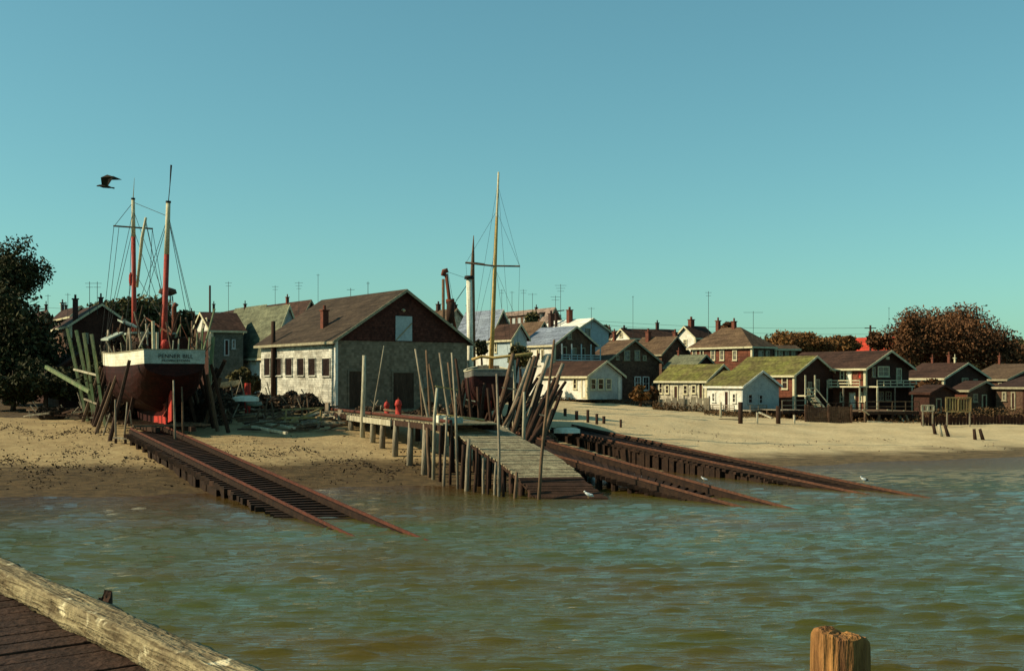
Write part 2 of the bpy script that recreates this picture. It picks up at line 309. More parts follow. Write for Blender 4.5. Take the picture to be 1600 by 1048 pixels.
def make_water():
    # real swell near the camera, finer ripples as bump
    us = np.arange(-1.0, 1.0001, .008); ys = [3+.12*i for i in range(0, 1)]
    y = 3.
    ys = []
    while y < 100: ys.append(y); y *= 1.0042
    nx, ny = len(us), len(ys)
    rs = np.random.RandomState(3); wv = []
    U, YY = np.meshgrid(us, ys); X = U*(YY+6)*.75; Z = np.zeros_like(X); Zs = np.zeros_like(X)
    for i in range(16):      # wind ripples
        lam = .25+rs.rand()*.25; ang = math.radians(97+rs.randn()*16); k = 2*math.pi/lam
        Z += .0075*lam*np.sin(k*math.cos(ang)*X+k*math.sin(ang)*YY+rs.rand()*6.28)
    for i in range(18):      # steeper wavelets with peaked crests
        lam = .30+rs.rand()**1.6*.62; ang = math.radians(97+rs.randn()*9); k = 2*math.pi/lam
        Zs += .0115*lam*np.sin(k*math.cos(ang)*X+k*math.sin(ang)*YY+rs.rand()*6.28)
    sg = Zs.std(); Z += sg*(np.exp(np.clip(1.0*Zs/sg, -3, 2.0))-1)/1.4
    Z *= np.clip((70-YY)/45, 0, 1)*np.clip((YY-3)/2, 0, 1)
    Z[:, 0] = Z[:, -1] = 0; Z[0] = Z[-1] = 0
    vs = list(zip(X.ravel().tolist(), YY.ravel().tolist(), Z.ravel().tolist()))
    fs = [(j*nx+i, j*nx+i+1, (j+1)*nx+i+1, (j+1)*nx+i) for j in range(ny-1) for i in range(nx-1)]
    # surrounding flat sheet
    bl, br, tl, tr = 0, nx-1, (ny-1)*nx, ny*nx-1
    n = len(vs); vs += [(-900, -150, 0), (900, -150, 0), (900, 100, 0), (-900, 100, 0), (-900, 3, 0), (900, 3, 0)]
    fs += [(n, n+1, n+5)+tuple(range(nx-1, -1, -1))+(n+4,), (n+4,)+tuple(j*nx for j in range(ny))+(n+3,), (n+5, n+2)+tuple(j*nx+nx-1 for j in range(ny-1, -1, -1))]
    me = bpy.data.meshes.new('water'); me.from_pydata(vs, [], fs); me.shade_smooth()
    dp = me.attributes.new('depth', 'FLOAT', 'POINT'); dp.data.foreach_set('value', [float(min(1, max(0, -terrain(v_[0], v_[1])/1.6))) for v_ in vs])
    m = bpy.data.materials.new('harbour_water'); m.use_nodes = True; N = m.node_tree.nodes; L = m.node_tree.links; b = N['Principled BSDF']
    tc = N.new('ShaderNodeTexCoord')
    def noise(sc, det, st, rough=.6):
        mp = N.new('ShaderNodeMapping'); mp.inputs['Scale'].default_value = st; mp.inputs['Rotation'].default_value = (0, 0, .12); L.new(tc.outputs['Object'], mp.inputs[0])
        n = N.new('ShaderNodeTexNoise'); n.inputs['Scale'].default_value = sc; n.inputs['Detail'].default_value = det; n.inputs['Roughness'].default_value = rough; L.new(mp.outputs[0], n.inputs[0]); return n.outputs[0]
    r = N.new('ShaderNodeValToRGB'); e = r.color_ramp.elements; e[0].position = .38; e[0].color = (.082, .060, .009, 1); e[1].position = .62; e[1].color = (.058, .074, .011, 1)
    L.new(noise(.05, 5, (1, 2, 1)), r.inputs[0])
    da = N.new('ShaderNodeAttribute'); da.attribute_name = 'depth'; dx = N.new('ShaderNodeMix'); dx.data_type = 'RGBA'; L.new(da.outputs['Fac'], dx.inputs['Factor']); dx.inputs['A'].default_value = (.070, .036, .014, 1); L.new(r.outputs[0], dx.inputs['B']); L.new(dx.outputs['Result'], b.inputs['Base Color'])
    b.inputs['Roughness'].default_value = .03; b.inputs['IOR'].default_value = 1.26
    ad = N.new('ShaderNodeMath'); ad.operation = 'MULTIPLY_ADD'; L.new(noise(6.5, 4, (.22, 1.5, 1), .6), ad.inputs[0]); ad.inputs[1].default_value = .5; L.new(noise(2.0, 4, (.2, 1.6, 1), .55), ad.inputs[2])
    bp = N.new('ShaderNodeBump'); bp.inputs['Strength'].default_value = 1; bp.inputs['Distance'].default_value = .07
    L.new(ad.outputs[0], bp.inputs['Height']); L.new(bp.outputs[0], b.inputs['Normal'])
    me.materials.append(m); o = bpy.data.objects.new('water', me); COL.objects.link(o); struct(o)
make_water()

# ------------------------------------------------------------------ houses
def house(name, label, cat, cpx, Y, pxl, pxr, yb, ye, yr, wl, rf, wr=None, th=38, gable='R', tm=trim, ov=.3, feats=(), chims=(), ridge_in=None, group=None, gmat=None, gy=None, under=None):
    a = math.radians(th); dr = V((math.cos(a), math.sin(a), 0)); dl = V((-math.sin(a), math.cos(a), 0))
    C = P(cpx, HOR, Y); C.z = 0
    def hit(d, px):     # distance along wall direction d where the ray through px meets it
        k = (px-800)/F; return (k*C.y-C.x)/(d.x-k*d.y)
    R, Lw = hit(dr, pxr), hit(dl, pxl)
    zc = lambda py, y: H+(HOR-py)/F*y
    ze = zc(ye, Y)
    corners = [C, C+dr*R, C+dr*R+dl*Lw, C+dl*Lw]
    tmin = min(terrain(c.x, c.y) for c in corners)
    zb = zc(yb, Y) if yb else tmin-.3
    if gable in ('R',): u, Wd, v, Ln, nu, nv = dr, R, dl, Lw, 'R', 'L'
    else: u, Wd, v, Ln, nu, nv = dl, Lw, dr, R, 'L', 'R'
    if gable == 'hip': u, Wd, v, Ln, nu, nv = dr, R, dl, Lw, 'R', 'L'
    ap = C+u*Wd/2
    zr = zc(yr, ap.y if gable != 'hip' else (ap+v*ridge_in).y)
    root = thing(name, label, cat, (C.x, C.y, zb), group)
    w = MB(); up = V((0, 0, 1))
    wr = wr or wl
    gm, sm = (wr, wl) if nu == 'R' else (wl, wr)       # material of the gable-facing wall, of the side wall
    at = lambda s, t, z: C+u*s+v*t+up*z
    T = .14                                            # wall slabs: front gable wall, side wall, and the hidden body set back inside
    if gable == 'hip':
        MB().prism([at(0, 0, zb), at(Wd, 0, zb), at(Wd, 0, ze), at(0, 0, ze)], v*T).build('wall', gm, root)
        MB().prism([at(0, T, zb), at(0, Ln, zb), at(0, Ln, ze), at(0, T, ze)], u*T).build('wall', sm, root)
        MB().prism([at(T, T, zb), at(Wd, T, zb), at(Wd, T, ze-.003), at(T, T, ze-.003)], v*(Ln-T)).build('wall', gm, root)
        o = ov; h1 = .1
        b = [at(-o, -o, ze), at(Wd+o, -o, ze), at(Wd+o, Ln+o, ze), at(-o, Ln+o, ze)]
        t = [p+up*h1 for p in b]
        r0, r1 = at(Wd/2, ridge_in, zr), at(Wd/2, Ln-ridge_in, zr)
        vs = b+t+[r0, r1]
        MB().add(vs, [(3, 2, 1, 0), (0, 1, 5, 4), (1, 2, 6, 5), (2, 3, 7, 6), (3, 0, 4, 7), (4, 5, 8), (5, 6, 9, 8), (6, 7, 9), (7, 4, 8, 9)]).build('roof', rf, root)
        MB().beam(at(-o-.02, -o-.02, ze+.0), at(-o-.02, Ln+o, ze+.0), .05, .2).beam(at(-o, -o-.02, ze+.0), at(Wd+o, -o-.02, ze+.0), .05, .2).build('trim', tm, root)
    else:
        pen = lambda a_, b_, t: [at(a_, t, zb), at(b_, t, zb), at(b_, t, ze), at(Wd/2, t, zr), at(a_, t, ze)]
        if gy is not None:      # gable triangle in another material than the wall under it
            gz = zc(gy, Y)
            MB().prism([at(0, 0, zb), at(Wd, 0, zb), at(Wd, 0, gz), at(0, 0, gz)], v*T).build('wall', gm, root)
            MB().prism([at(0, -.03, gz+.003), at(Wd, -.03, gz+.003), at(Wd, -.03, ze), at(Wd/2, -.03, zr), at(0, -.03, ze)], v*(T+.03)).build('gable', gmat, root)
        else: MB().prism(pen(0, Wd, 0), v*T).build('wall', gm, root)
        MB().prism([at(0, T, zb), at(0, Ln, zb), at(0, Ln, ze), at(0, T, ze)], u*T).build('wall', sm, root)
        sl = (zr-ze)/(Wd/2)
        MB().prism([at(T, T, zb), at(Wd, T, zb), at(Wd, T, ze), at(Wd/2, T, zr), at(T, T, ze+sl*T)], v*(Ln-T)).build('wall', gm, root)
        o = ov; th_ = .12; n_ = math.hypot(1, sl)
        for sgn in (0, 1):
            f = (lambda s: s) if sgn == 0 else (lambda s: Wd-s)
            e0 = (f(-o), ze-o*sl+.03); e1 = (f(Wd/2+(.0 if sgn else .0)), zr+.03)
            off = th_*n_
            poly = [at(e0[0], -o, e0[1]), at(e1[0], -o, e1[1]), at(e1[0], -o, e1[1]+off), at(e0[0], -o, e0[1]+off)]
            MB().prism(poly, v*(Ln+2*o)).build('roof', rf, root)
        q = MB()
        for sgn in (0, 1):      # rake boards on the near gable, fascia along the eave
            f = (lambda s: s) if sgn == 0 else (lambda s: Wd-s)
            q.prism([at(f(-o), -o-.05, ze-o*sl-.06), at(Wd/2, -o-.05, zr-.06), at(Wd/2, -o-.05, zr+.03+th_*n_), at(f(-o), -o-.05, ze-o*sl+.03+th_*n_)], v*.047)
        q.beam(at(-o-.03, -o, ze-o*sl+.04), at(-o-.03, Ln+o, ze-o*sl+.04), .05, .2)
        q.build('trim', tm, root)
    # corner board
    nR = V((dr.y, -dr.x, 0)); nL = V((-dl.y, dl.x, 0))
    nR = V((math.sin(a), -math.cos(a), 0)); nL = V((-math.cos(a), -math.sin(a), 0))
    if tm in (trim,): MB().box(C+nR*.0+nL*.0+up*((zb+ze)/2), .26, .26, ze-zb-.02, dr, dl).build('corner_board', tm, root)
    for ft in feats:
        kind, wall, p0, p1, q0, q1 = ft[:6]; opt = ft[6] if len(ft) > 6 else {}
        d, n = (dr, nR) if wall == 'R' else (dl, nL)
        s0, s1 = hit(d, p0), hit(d, p1); mid = C+d*(s0+s1)/2
        z0, z1 = zc(q1, mid.y), zc(q0, mid.y); ww = abs(s1-s0); hh = z1-z0; cz = (z0+z1)/2
        off = opt.get('off', 0) + (.03 if gy is not None and wall == nu and q1 <= gy+2 else 0)
        base = mid+n*off
        fm = opt.get('fm', tm)
        fr = opt.get('fr', .11)
        if kind in ('win', 'door'):
            fmx = MB()
            for sx in (-1, 1): fmx.box(base+d*sx*(ww/2-fr/2)+n*.04+up*cz, fr, .08, hh, d, n)
            for sz in (-1, 1): fmx.box(base+n*.04+up*(cz+sz*(hh/2-fr/2)), ww-2*fr-.004, .08, fr, d, n)
            if kind == 'win':
                if opt.get('mun', 1): fmx.box(base+n*.03+up*cz, ww-2*fr-.004, .05, .05, d, n)
                if ww > .9 and opt.get('mun', 1): fmx.box(base+n*.03+up*cz, .04, .045, hh-2*fr-.004, d, n)
                w_ = fmx.build('window', fm, root)
                MB().box(base+n*.01+up*cz, ww-2*fr, .014, hh-2*fr, d, n).build('pane', opt.get('pm', glass2 if rnd.random() < .35 and opt.get('mun', 1) else glass), w_)
                if opt.get('sill', True): MB().box(base+n*.07+up*(z0-.03), ww+.12, .14, .055, d, n).build('sill', fm, w_)
            else:
                w_ = fmx.build('door', fm, root)
                MB().box(base+n*.012+up*cz, ww-2*fr, .02, hh-2*fr, d, n).build('panel', opt.get('pm', dark_wall), w_)
        elif kind == 'board':
            MB().box(base+n*.035+up*cz, ww, .07, hh, d, n).build(opt.get('name', 'board'), fm, root)
    for ch in chims:
        px, yt, wpx = ch[:3]; cm = ch[3] if len(ch) > 3 else brick; s_off = ch[4] if len(ch) > 4 else 0
        k = (px-800)/F
        b0 = C+u*(Wd/2+s_off); t = (k*b0.y-b0.x)/(v.x-k*v.y); t = max(.3, min(Ln-.3, t)); p = b0+v*t
        zt = zc(yt, p.y); wd = wpx/F*p.y*.8
        zlow = zr-abs(s_off)*(zr-ze)/(Wd/2)-.6
        cc = MB().box(p+up*((zt+zlow)/2), wd, wd, zt-zlow, dr, dl)
        cc.box(p+up*(zt+.05), wd+.14, wd+.14, .1, dr, dl)
        c_ = cc.build('chimney', cm, root)
        MB().tube([p+up*(zt+.1), p+up*(zt+.45)], wd*.25, 8).build('flue', cm, c_)
    root['_f'] = [C.x, C.y, zb, ze, zr, R, Lw]
    return root, C, dr, dl, nR, nL, hit, zc
W_ = lambda wall, a, b, c, d, **k: ('win', wall, a, b, c, d, k)
D_ = lambda wall, a, b, c, d, **k: ('door', wall, a, b, c, d, k)
white = dict(fm=trim)
# the big boat shed
shed, *_s = house('boat_shed', 'big boat shed with whitish shingled side, red-brown gable and brown roof', 'boat shed', 525, 86, 408, 730, 646, 530, 455.5, shed_side, shed_roof, wr=shed_grey, th=35, ov=.45, tm=trim_dull,
    gmat=shed_red, gy=531.5,
    feats=[W_('L', 413.5, 423, 559, 587, fm=shed_side, fr=.05, mun=0), W_('L', 431, 441, 559, 587, fm=shed_side, fr=.05, mun=0), W_('L', 446.5, 457.5, 559, 587, fm=shed_side, fr=.05, mun=0), W_('L', 465, 476, 559, 587, fm=shed_side, fr=.05, mun=0), W_('L', 482.5, 494, 559, 587, fm=shed_side, fr=.05, mun=0), W_('L', 504, 516.5, 559, 588, fm=shed_side, fr=.05, mun=0),
           D_('R', 543, 567, 578, 640, fm=shed_grey, pm=doorwood), D_('R', 612, 648, 580, 640, fm=shed_grey, pm=doorwood),
           ('board', 'R', 617.5, 643, 494, 532.5, dict(fm=teal_wall, name='hatch')), W_('R', 660, 672, 584, 606, fm=shed_grey)],
    chims=[(507, 486, 12, brick, -4.3)])
for o in list(shed.children):
    if o.name.startswith('chimney'): pass
C_, dr_, dl_, nR_, nL_ = _s[:5]; zc_ = _s[6]
MB().box(C_+nR_*0+nL_*0+V((0, 0, (shed['_f'][2]+shed['_f'][3])/2)), .22, .22, shed['_f'][3]-shed['_f'][2]-.02, dr_, dl_).build('corner_board', white_wall, shed)
hb = MB(); s0 = _s[5](dr_, 618); s1 = _s[5](dr_, 642.5); m0 = C_+dr_*s0+nR_*.11; m1 = C_+dr_*s1+nR_*.11
hb.beam(m0+V((0, 0, zc_(531, m0.y))), m1+V((0, 0, zc_(505, m1.y))), .1, .03, nR_); hb.build('brace', trim_dull, [c for c in shed.children if c.name.startswith('hatch')][0])
MB().tube([C_+dr_*5.6+nR_*.02+V((0, 0, zc_(484, 89))), C_+dr_*5.6+nR_*.35+V((0, 0, zc_(483, 89))), C_+dr_*5.6+nR_*.45+V((0, 0, zc_(486, 89)))], [.04, .04, .12], 8).build('gable_lamp', trim, shed)

HS = []
def hh(*a, **k): r = house(*a, **k); HS.append(r); return r
# white cottage right of the cradle poles
hh('cottage', 'white cottage with dark roof and three windows in its shade-toned gable end', 'cottage', 918, 112, 845, 972, 624, 587, 565.5, white_wall, dark_roof, wr=shade_grey_wall,
   feats=[W_('L', 896, 902, 591, 608), D_('L', 909, 916.5, 591, 622, pm=white_wall), W_('R', 922, 931, 591, 609), W_('R', 933.5, 943, 591, 609), W_('R', 946, 955, 591, 609), ('board', 'R', 965.5, 969, 589, 624, dict(fm=white_wall, name='corner_board'))])
hh('shingled_house', 'brown shingled two-storey house behind the three-window cottage', 'house', 948, 125, 915, 1030, None, 565, 532.5, brown_wall, brown_roof, th=33, tm=trim_dull,
   feats=[W_('R', 974.5, 984, 547, 563), W_('R', 991, 999.5, 547, 563), W_('R', 962, 967, 555, 562), W_('R', 1004, 1009.5, 555, 563), W_('R', 991, 1001, 588, 608, fm=white_wall), W_('R', 1004, 1014, 588, 610, fm=white_wall), D_('R', 1018, 1026, 598, 624)],
   chims=[(960, 520, 5, brick)])
hh('brown_house', 'low brown house with tall chimneys left of the hip-roofed house', 'house', 1034, 135, 985, 1076, None, 552, 527.5, brown_wall, brown_roof, tm=trim_dull,
   feats=[W_('L', 1010, 1017, 555, 567, fm=trim_dull), W_('L', 1022, 1029, 555, 567, fm=trim_dull)], chims=[(1055, 520, 7, brick, 1.2), (1013, 519, 8, brick, -.5)])
hh('long_roofed_house', 'far house with long dark roof and small white gable', 'house', 985, 160, 960, 1064, None, 528, 515, white_wall, dark_roof, wr=brown_wall, gable='L', th=25,
   feats=[W_('L', 968, 973, 520, 527)], chims=[(1027, 505, 5, brick_dark), (968, 513, 7, brick_dark)])
hh('white_gabled_house', 'white-walled house with red chimney beside the hip-roofed house', 'house', 1087, 150, 1056, 1115, None, 527, 511, white_wall, dark_roof, wr=brown_wall, gable='L', th=33,
   feats=[W_('L', 1068, 1074, 530, 540)], chims=[(1080, 500, 9, brick)])
hh('hip_roofed_house', 'large brown house with hip roof and cream-framed windows', 'house', 1175, 128, 1079, 1208, None, 542.5, 511, rust_wall, brown_roof, wr=brown_wall, gable='hip', ridge_in=3.2, th=38, ov=.35,
   feats=[W_('L', 1082, 1089, 547, 563), W_('L', 1094, 1100, 547, 563), W_('L', 1111, 1118, 547, 563), W_('L', 1125, 1132, 547, 563), W_('L', 1145, 1152, 547, 563), W_('R', 1184, 1192, 547, 558, fm=trim_dull), W_('R', 1196, 1202, 547, 560, fm=trim_dull)],
   chims=[(1147, 503, 7, brick), (1122, 502, 7, brick)])
hh('low_wing_house', 'low brown flat-eaved house between hip-roofed house and orange tree', 'house', 1212, 131, 1200, 1246, None, 545, 541, brown_wall, brown_roof, gable='L', th=20,
   feats=[W_('R', 1216, 1222, 548, 558), W_('R', 1226, 1232, 548, 558, fm=trim_dull), W_('R', 1236, 1242, 548, 558, fm=trim_dull)])
hh('long_cottage', 'long low cottage with mossy green roof and peeling pale wall', 'cottage', 1104, 114.5, 1028, 1150, None, 594, 571, pale_wall, green_roof, wr=brown_wall,
   feats=[W_('L', 1030, 1036, 597, 615), W_('L', 1040, 1046, 601, 615), D_('L', 1053, 1060, 602, 626), W_('L', 1068, 1075, 601, 616), W_('L', 1081, 1088, 601, 615), D_('L', 1092, 1099, 597, 624)])
hh('grey_roofed_cottage', 'small brown cottage with grey-green roof behind the long low cottage', 'cottage', 1085, 124, 1042, 1116, None, 572, 556, brown_wall, greyroof, wr=dark_wall, tm=trim_dull, chims=[(1058, 549, 4, brick)])
cott = hh('cottage', 'small white cottage on posts with green roof and shade-toned gable end', 'cottage', 1160.5, 108, 1105, 1217, 641, 603.5, 581, white_wall, green_roof, wr=shade_grey_wall, ov=.25, tm=white_wall,
   feats=[W_('L', 1112.5, 1118.5, 613, 628), D_('L', 1132, 1139.5, 610, 641), W_('L', 1144.5, 1150.5, 614, 629.5), W_('R', 1168, 1175.5, 615, 630.5, fm=shade_grey_wall), W_('R', 1185, 1191.5, 616, 631, fm=shade_grey_wall)])
two = hh('two_storey_house', 'two-storey rust-red house with long green roof and outside stairs', 'house', 1241, 112, 1140, 1305, None, 585.5, 558, rust_wall, green_roof, wr=dark_wall, th=34,
   feats=[W_('L', 1222, 1231.5, 586.5, 608), W_('R', 1262, 1268, 596, 612, fm=trim_dull), W_('R', 1274, 1280, 592, 612, fm=trim_dull), W_('R', 1294, 1299, 592, 606, fm=trim), W_('R', 1272, 1279, 622, 636, fm=trim_dull)])
dk = hh('deck_house', 'dark two-storey house with pale rake boards and wraparound balcony', 'house', 1352, 112, 1225, 1420, None, 574, 549.5, rust_wall, dark_roof, wr=dark_wall, th=36, ov=.5,
   feats=[D_('L', 1323, 1331.5, 578, 601, pm=white_wall), W_('L', 1313, 1319.5, 577, 594), W_('L', 1340, 1347, 579, 592, fm=rust_wall, pm=red_p), D_('L', 1327.5, 1337, 613, 640, pm=white_wall), W_('L', 1313, 1319, 612, 628), W_('L', 1343, 1348, 612, 628),
          W_('R', 1371, 1389, 572, 588.5, pm=oldwood), W_('R', 1400, 1408, 575, 598), W_('R', 1362, 1367, 573, 589, fm=trim_dull), W_('R', 1371, 1380, 611, 626, fm=trim_dull), W_('R', 1383, 1392, 611, 626, fm=trim_dull), ('board', 'R', 1384, 1389, 557, 561.5, dict(fm=trim, name='vent'))])
hr = hh('porch_house', 'dark brown house with red chimneys below the big russet tree', 'house', 1474, 116, 1410, 1542, None, 591, 568.5, rust_wall, dark_roof, wr=dark_wall,
   feats=[W_('R', 1502, 1512, 590, 611, fm=trim_dull), W_('R', 1520, 1527, 592, 608, fm=trim_dull), W_('L', 1445, 1452, 596, 610, fm=trim_dull), W_('L', 1460, 1467, 596, 610, fm=trim_dull)],
   chims=[(1483, 556, 5, brick), (1457, 560, 4, brick), (1492, 560, 3, trim)])
hh('red_brown_house', 'rust-brown house at the right end of the beach', 'house', 1572, 121, 1512, 1660, None, 593, 570, brown_wall, brown_roof, wr=dark_wall, tm=trim_dull,
   feats=[W_('L', 1540, 1547, 597, 612), W_('L', 1560, 1566, 597, 612), W_('R', 1584, 1592, 597, 612)], chims=[(1543, 557, 4, brick)])
hh('red_roofed_house', 'house with bright red roof in front of the russet tree', 'house', 1392, 165, 1325, 1425, None, 549, 527, brown_wall, red_roof, th=30, tm=trim_dull, chims=[(1360, 519, 4, brick)])
# behind the shed's right end
hh('white_walled_house', 'white-walled house with grey-blue roof just right of the shed gable', 'house', 766, 126, 712, 802, None, 527, 487, white_wall, blue_roof, wr=brown_wall,
   feats=[W_('L', 755, 761, 539, 547), W_('L', 741, 746, 538, 550)], chims=[(717, 478, 6, brick_dark)])
hh('blue_grey_house', 'small blue-grey house with brown roof behind the yellow mast', 'house', 800, 119, 769, 823, None, 527, 508.5, teal_wall, dark_roof, wr=teal_wall,
   feats=[W_('L', 773, 777, 535, 551), W_('R', 806, 812, 534, 548)])
dm = hh('dormer_house', 'far house with faded mauve roof and long windowed dormer', 'house', 850, 150, 764, 882, None, 513, 483, white_wall, mauve_roof, wr=brown_wall, th=30, tm=trim_dull, chims=[(866, 491, 8, brick_dark, 2.0), (838, 481, 4, brick_dark)])
bl = hh('porch_house', 'white house with blue-grey roof and columned upstairs porch', 'house', 866, 122, 815, 930, None, 538, 511.5, white_wall, blue_roof, wr=brown_wall,
   feats=[D_('L', 839, 843, 545, 561), D_('L', 846, 850, 545, 561), W_('L', 823, 829, 545, 556), W_('R', 886, 893, 520, 530, fm=trim_dull), D_('R', 878, 885, 541, 562, fm=trim_dull), W_('R', 893, 900, 543, 555, fm=trim_dull), D_('R', 908, 914, 543, 562, fm=trim_dull)])
hh('white_roofed_house', 'house with white roof, brick chimneys and pale blue-grey gable', 'house', 899, 140, 838, 951, None, 516.5, 499, white_wall, white_roof, wr=teal_wall, th=34,
   feats=[W_('R', 914.5, 922, 513, 527, fm=trim_dull)], chims=[(890, 485, 9, brick, -.6), (861, 491, 8, brick_dark, -1.6), (869, 491, 4, brick_dark, -1.6)])
# left of and behind the shed
hh('steep_roofed_house', 'house with steep grey-green roof left of the boat shed', 'house', 425, 110, 373, 476, None, 549, 481, white_wall, greyroof, wr=teal_wall, th=35,
   feats=[W_('L', 383, 389, 556, 568), W_('L', 394, 400, 556, 568)])
hh('dark_ridged_house', 'dark-roofed far house with one chimney above the grey-green roofs', 'house', 470, 142, 405, 500, None, 500, 471.5, brown_wall, dark_roof, gable='R', th=35, tm=trim_dull, chims=[(449, 465, 5, brick)])
hh('twin_gabled_house', 'house with grey-green roof left of the steep-roofed house', 'house', 402, 124, 356, 428, None, 518, 481, brown_wall, greyroof, wr=dark_wall, tm=trim_dull, th=35, chims=[(383, 476, 4, brick_dark)],
   feats=[W_('L', 384, 389, 521, 532)])
hh('white_gabled_house', 'dark-roofed house with white gable peak right of the red masts', 'house', 331, 112, 304, 380, None, 516, 490, dark_wall, dark_roof, wr=shade_slate_wall, gable='L', th=28, gy=514, gmat=white_wall,
   feats=[W_('L', 318, 325, 497, 504), D_('R', 350, 358, 530, 556, fm=teal_wall), W_('R', 362, 368, 530, 545, fm=teal_wall)])
hh('dark_house', 'dark brown house roof behind the white gable peak', 'house', 362, 135, 309, 400, None, 500, 483, brown_wall, dark_roof, th=28, tm=trim_dull, chims=[(334, 476, 4, brick_dark)])
hh('big_gabled_house', 'big dark gabled house with pale rake board and two chimneys', 'house', 110, 103, 86, 206, None, 508, 477, brown_wall, dark_roof, wr=dark_wall, th=30, chims=[(133, 468, 9, brick_dark, -2.2), (158, 466, 7, brick_dark)],
   feats=[W_('R', 130, 138, 520, 536, fm=trim_dull), W_('R', 165, 172, 520, 536, fm=trim_dull)])
hh('low_gabled_house', 'small far gabled house beside the tall left-hand tree', 'house', 62, 124, 40, 84, None, 506, 488, brown_wall, dark_roof, wr=brown_wall, th=35, tm=trim_dull, chims=[(72, 477, 4, brick_dark)],
   feats=[W_('R', 69, 74, 496, 504, fm=trim_dull)])
hh('ochre_house', 'far house with three chimneys and a sunlit ochre wall', 'house', 113, 122, 84, 140, None, 492, 480, pale_wall, dark_roof, wr=brown_wall, th=32, chims=[(85, 476, 6, white_wall), (94, 474, 6, brick_dark), (103, 478, 4, brick_dark)],
   feats=[W_('L', 104, 109, 494, 502)])
hh('far_house', 'far dark-roofed house right of the red mainmast', 'house', 290, 145, 262, 312, None, 503, 491, brown_wall, dark_roof, tm=trim_dull, th=32, chims=[(299, 487, 5, brick_dark), (281, 489, 4, brick_dark)])
hh('far_house', 'far pale-gabled house between the two red masts', 'house', 226, 148, 205, 246, None, 500, 486, pale_wall, brown_roof, tm=trim_dull, th=32, gable='L', chims=[(232, 480, 5, brick_dark)])
hh('far_house', 'far house with sooty chimneys just right of the shed ridge', 'house', 700, 150, 668, 726, None, 500, 484, pale_wall, brown_roof, tm=trim_dull, th=32, chims=[(685, 476, 7, brick_dark), (714, 477, 6, brick_dark)])
hh('far_house', 'far brown house between blue-grey house and blue-roofed porch house', 'house', 838, 134, 806, 858, None, 522, 505, pale_wall, brown_roof, tm=trim_dull, th=34)
hh('far_house', 'far dark roof between the white-roofed and the long-roofed houses', 'house', 962, 170, 938, 985, None, 528, 518, brown_wall, dark_roof, tm=trim_dull, th=32, chims=[(952, 512, 4, brick)])
hh('yard_shed', 'long dark shed under the trees at the left edge of the yard', 'shed', 92, 97, -70, 175, None, 575, 548, dark_wall, dark_roof, wr=dark_wall, th=30, tm=dark_wall,
   feats=[W_('R', 112, 122, 590, 604, fm=darkwood), D_('R', 135, 148, 592, 630, fm=darkwood)])

# dormer of the mauve-roofed house
def seg(root_tuple, wall):
    root, C, dr, dl, nR, nL, hit, zc = root_tuple
    return (dr, nR) if wall == 'R' else (dl, nL)
def add_dormer():
    root, C, dr, dl, nR, nL, hit, zc = dm
    s0, s1 = hit(dl, 786), hit(dl, 838)
    base = C+dr*.5; zt = zc(489, 150); zb = zc(512, 150)
    d = MB(); a = base+dl*s0; b = base+dl*s1
    d.hexa([V((p.x, p.y, zb)) for p in (a, b, b+dr*3.4, a+dr*3.4)], [V((p.x, p.y, zt)) for p in (a, b, b+dr*3.4, a+dr*3.4)])
    o = d.build('dormer', white_wall, root)
    r = MB(); a2, b2 = a-dr*.3+dl*.3, b-dr*.3-dl*.3
    a2 = a-dr*.3-dl*(.3 if s1 > s0 else -.3); b2 = b-dr*.3+dl*(.3 if s1 > s0 else -.3)
    q = (a2, b2, b2+dr*4.0, a2+dr*4.0)
    zs = (zt+.01, zt+.01, zt+.5, zt+.5)
    r.hexa([V((p.x, p.y, z)) for p, z in zip(q, zs)], [V((p.x, p.y, z+.14)) for p, z in zip(q, zs)]); r.build('dormer_roof', mauve_roof, o)
    MB().hexa([V((p.x, p.y, zb+.3)) for p in (a-dr*.03, b-dr*.03, b, a)], [V((p.x, p.y, zt-.02)) for p in (a-dr*.03, b-dr*.03, b, a)]).build('front_wall', brown_wall, o)
    for k in range(6):
        t = (k+.5)/6; c = a+(b-a)*t-dr*.05; wd = abs(s1-s0)/6*.52
        f = MB().box(V((c.x, c.y, (zt+zb)/2+.15)), wd, .06, (zt-zb)*.55, dl, dr).build('dormer_window', shade_grey_wall, o)
add_dormer()
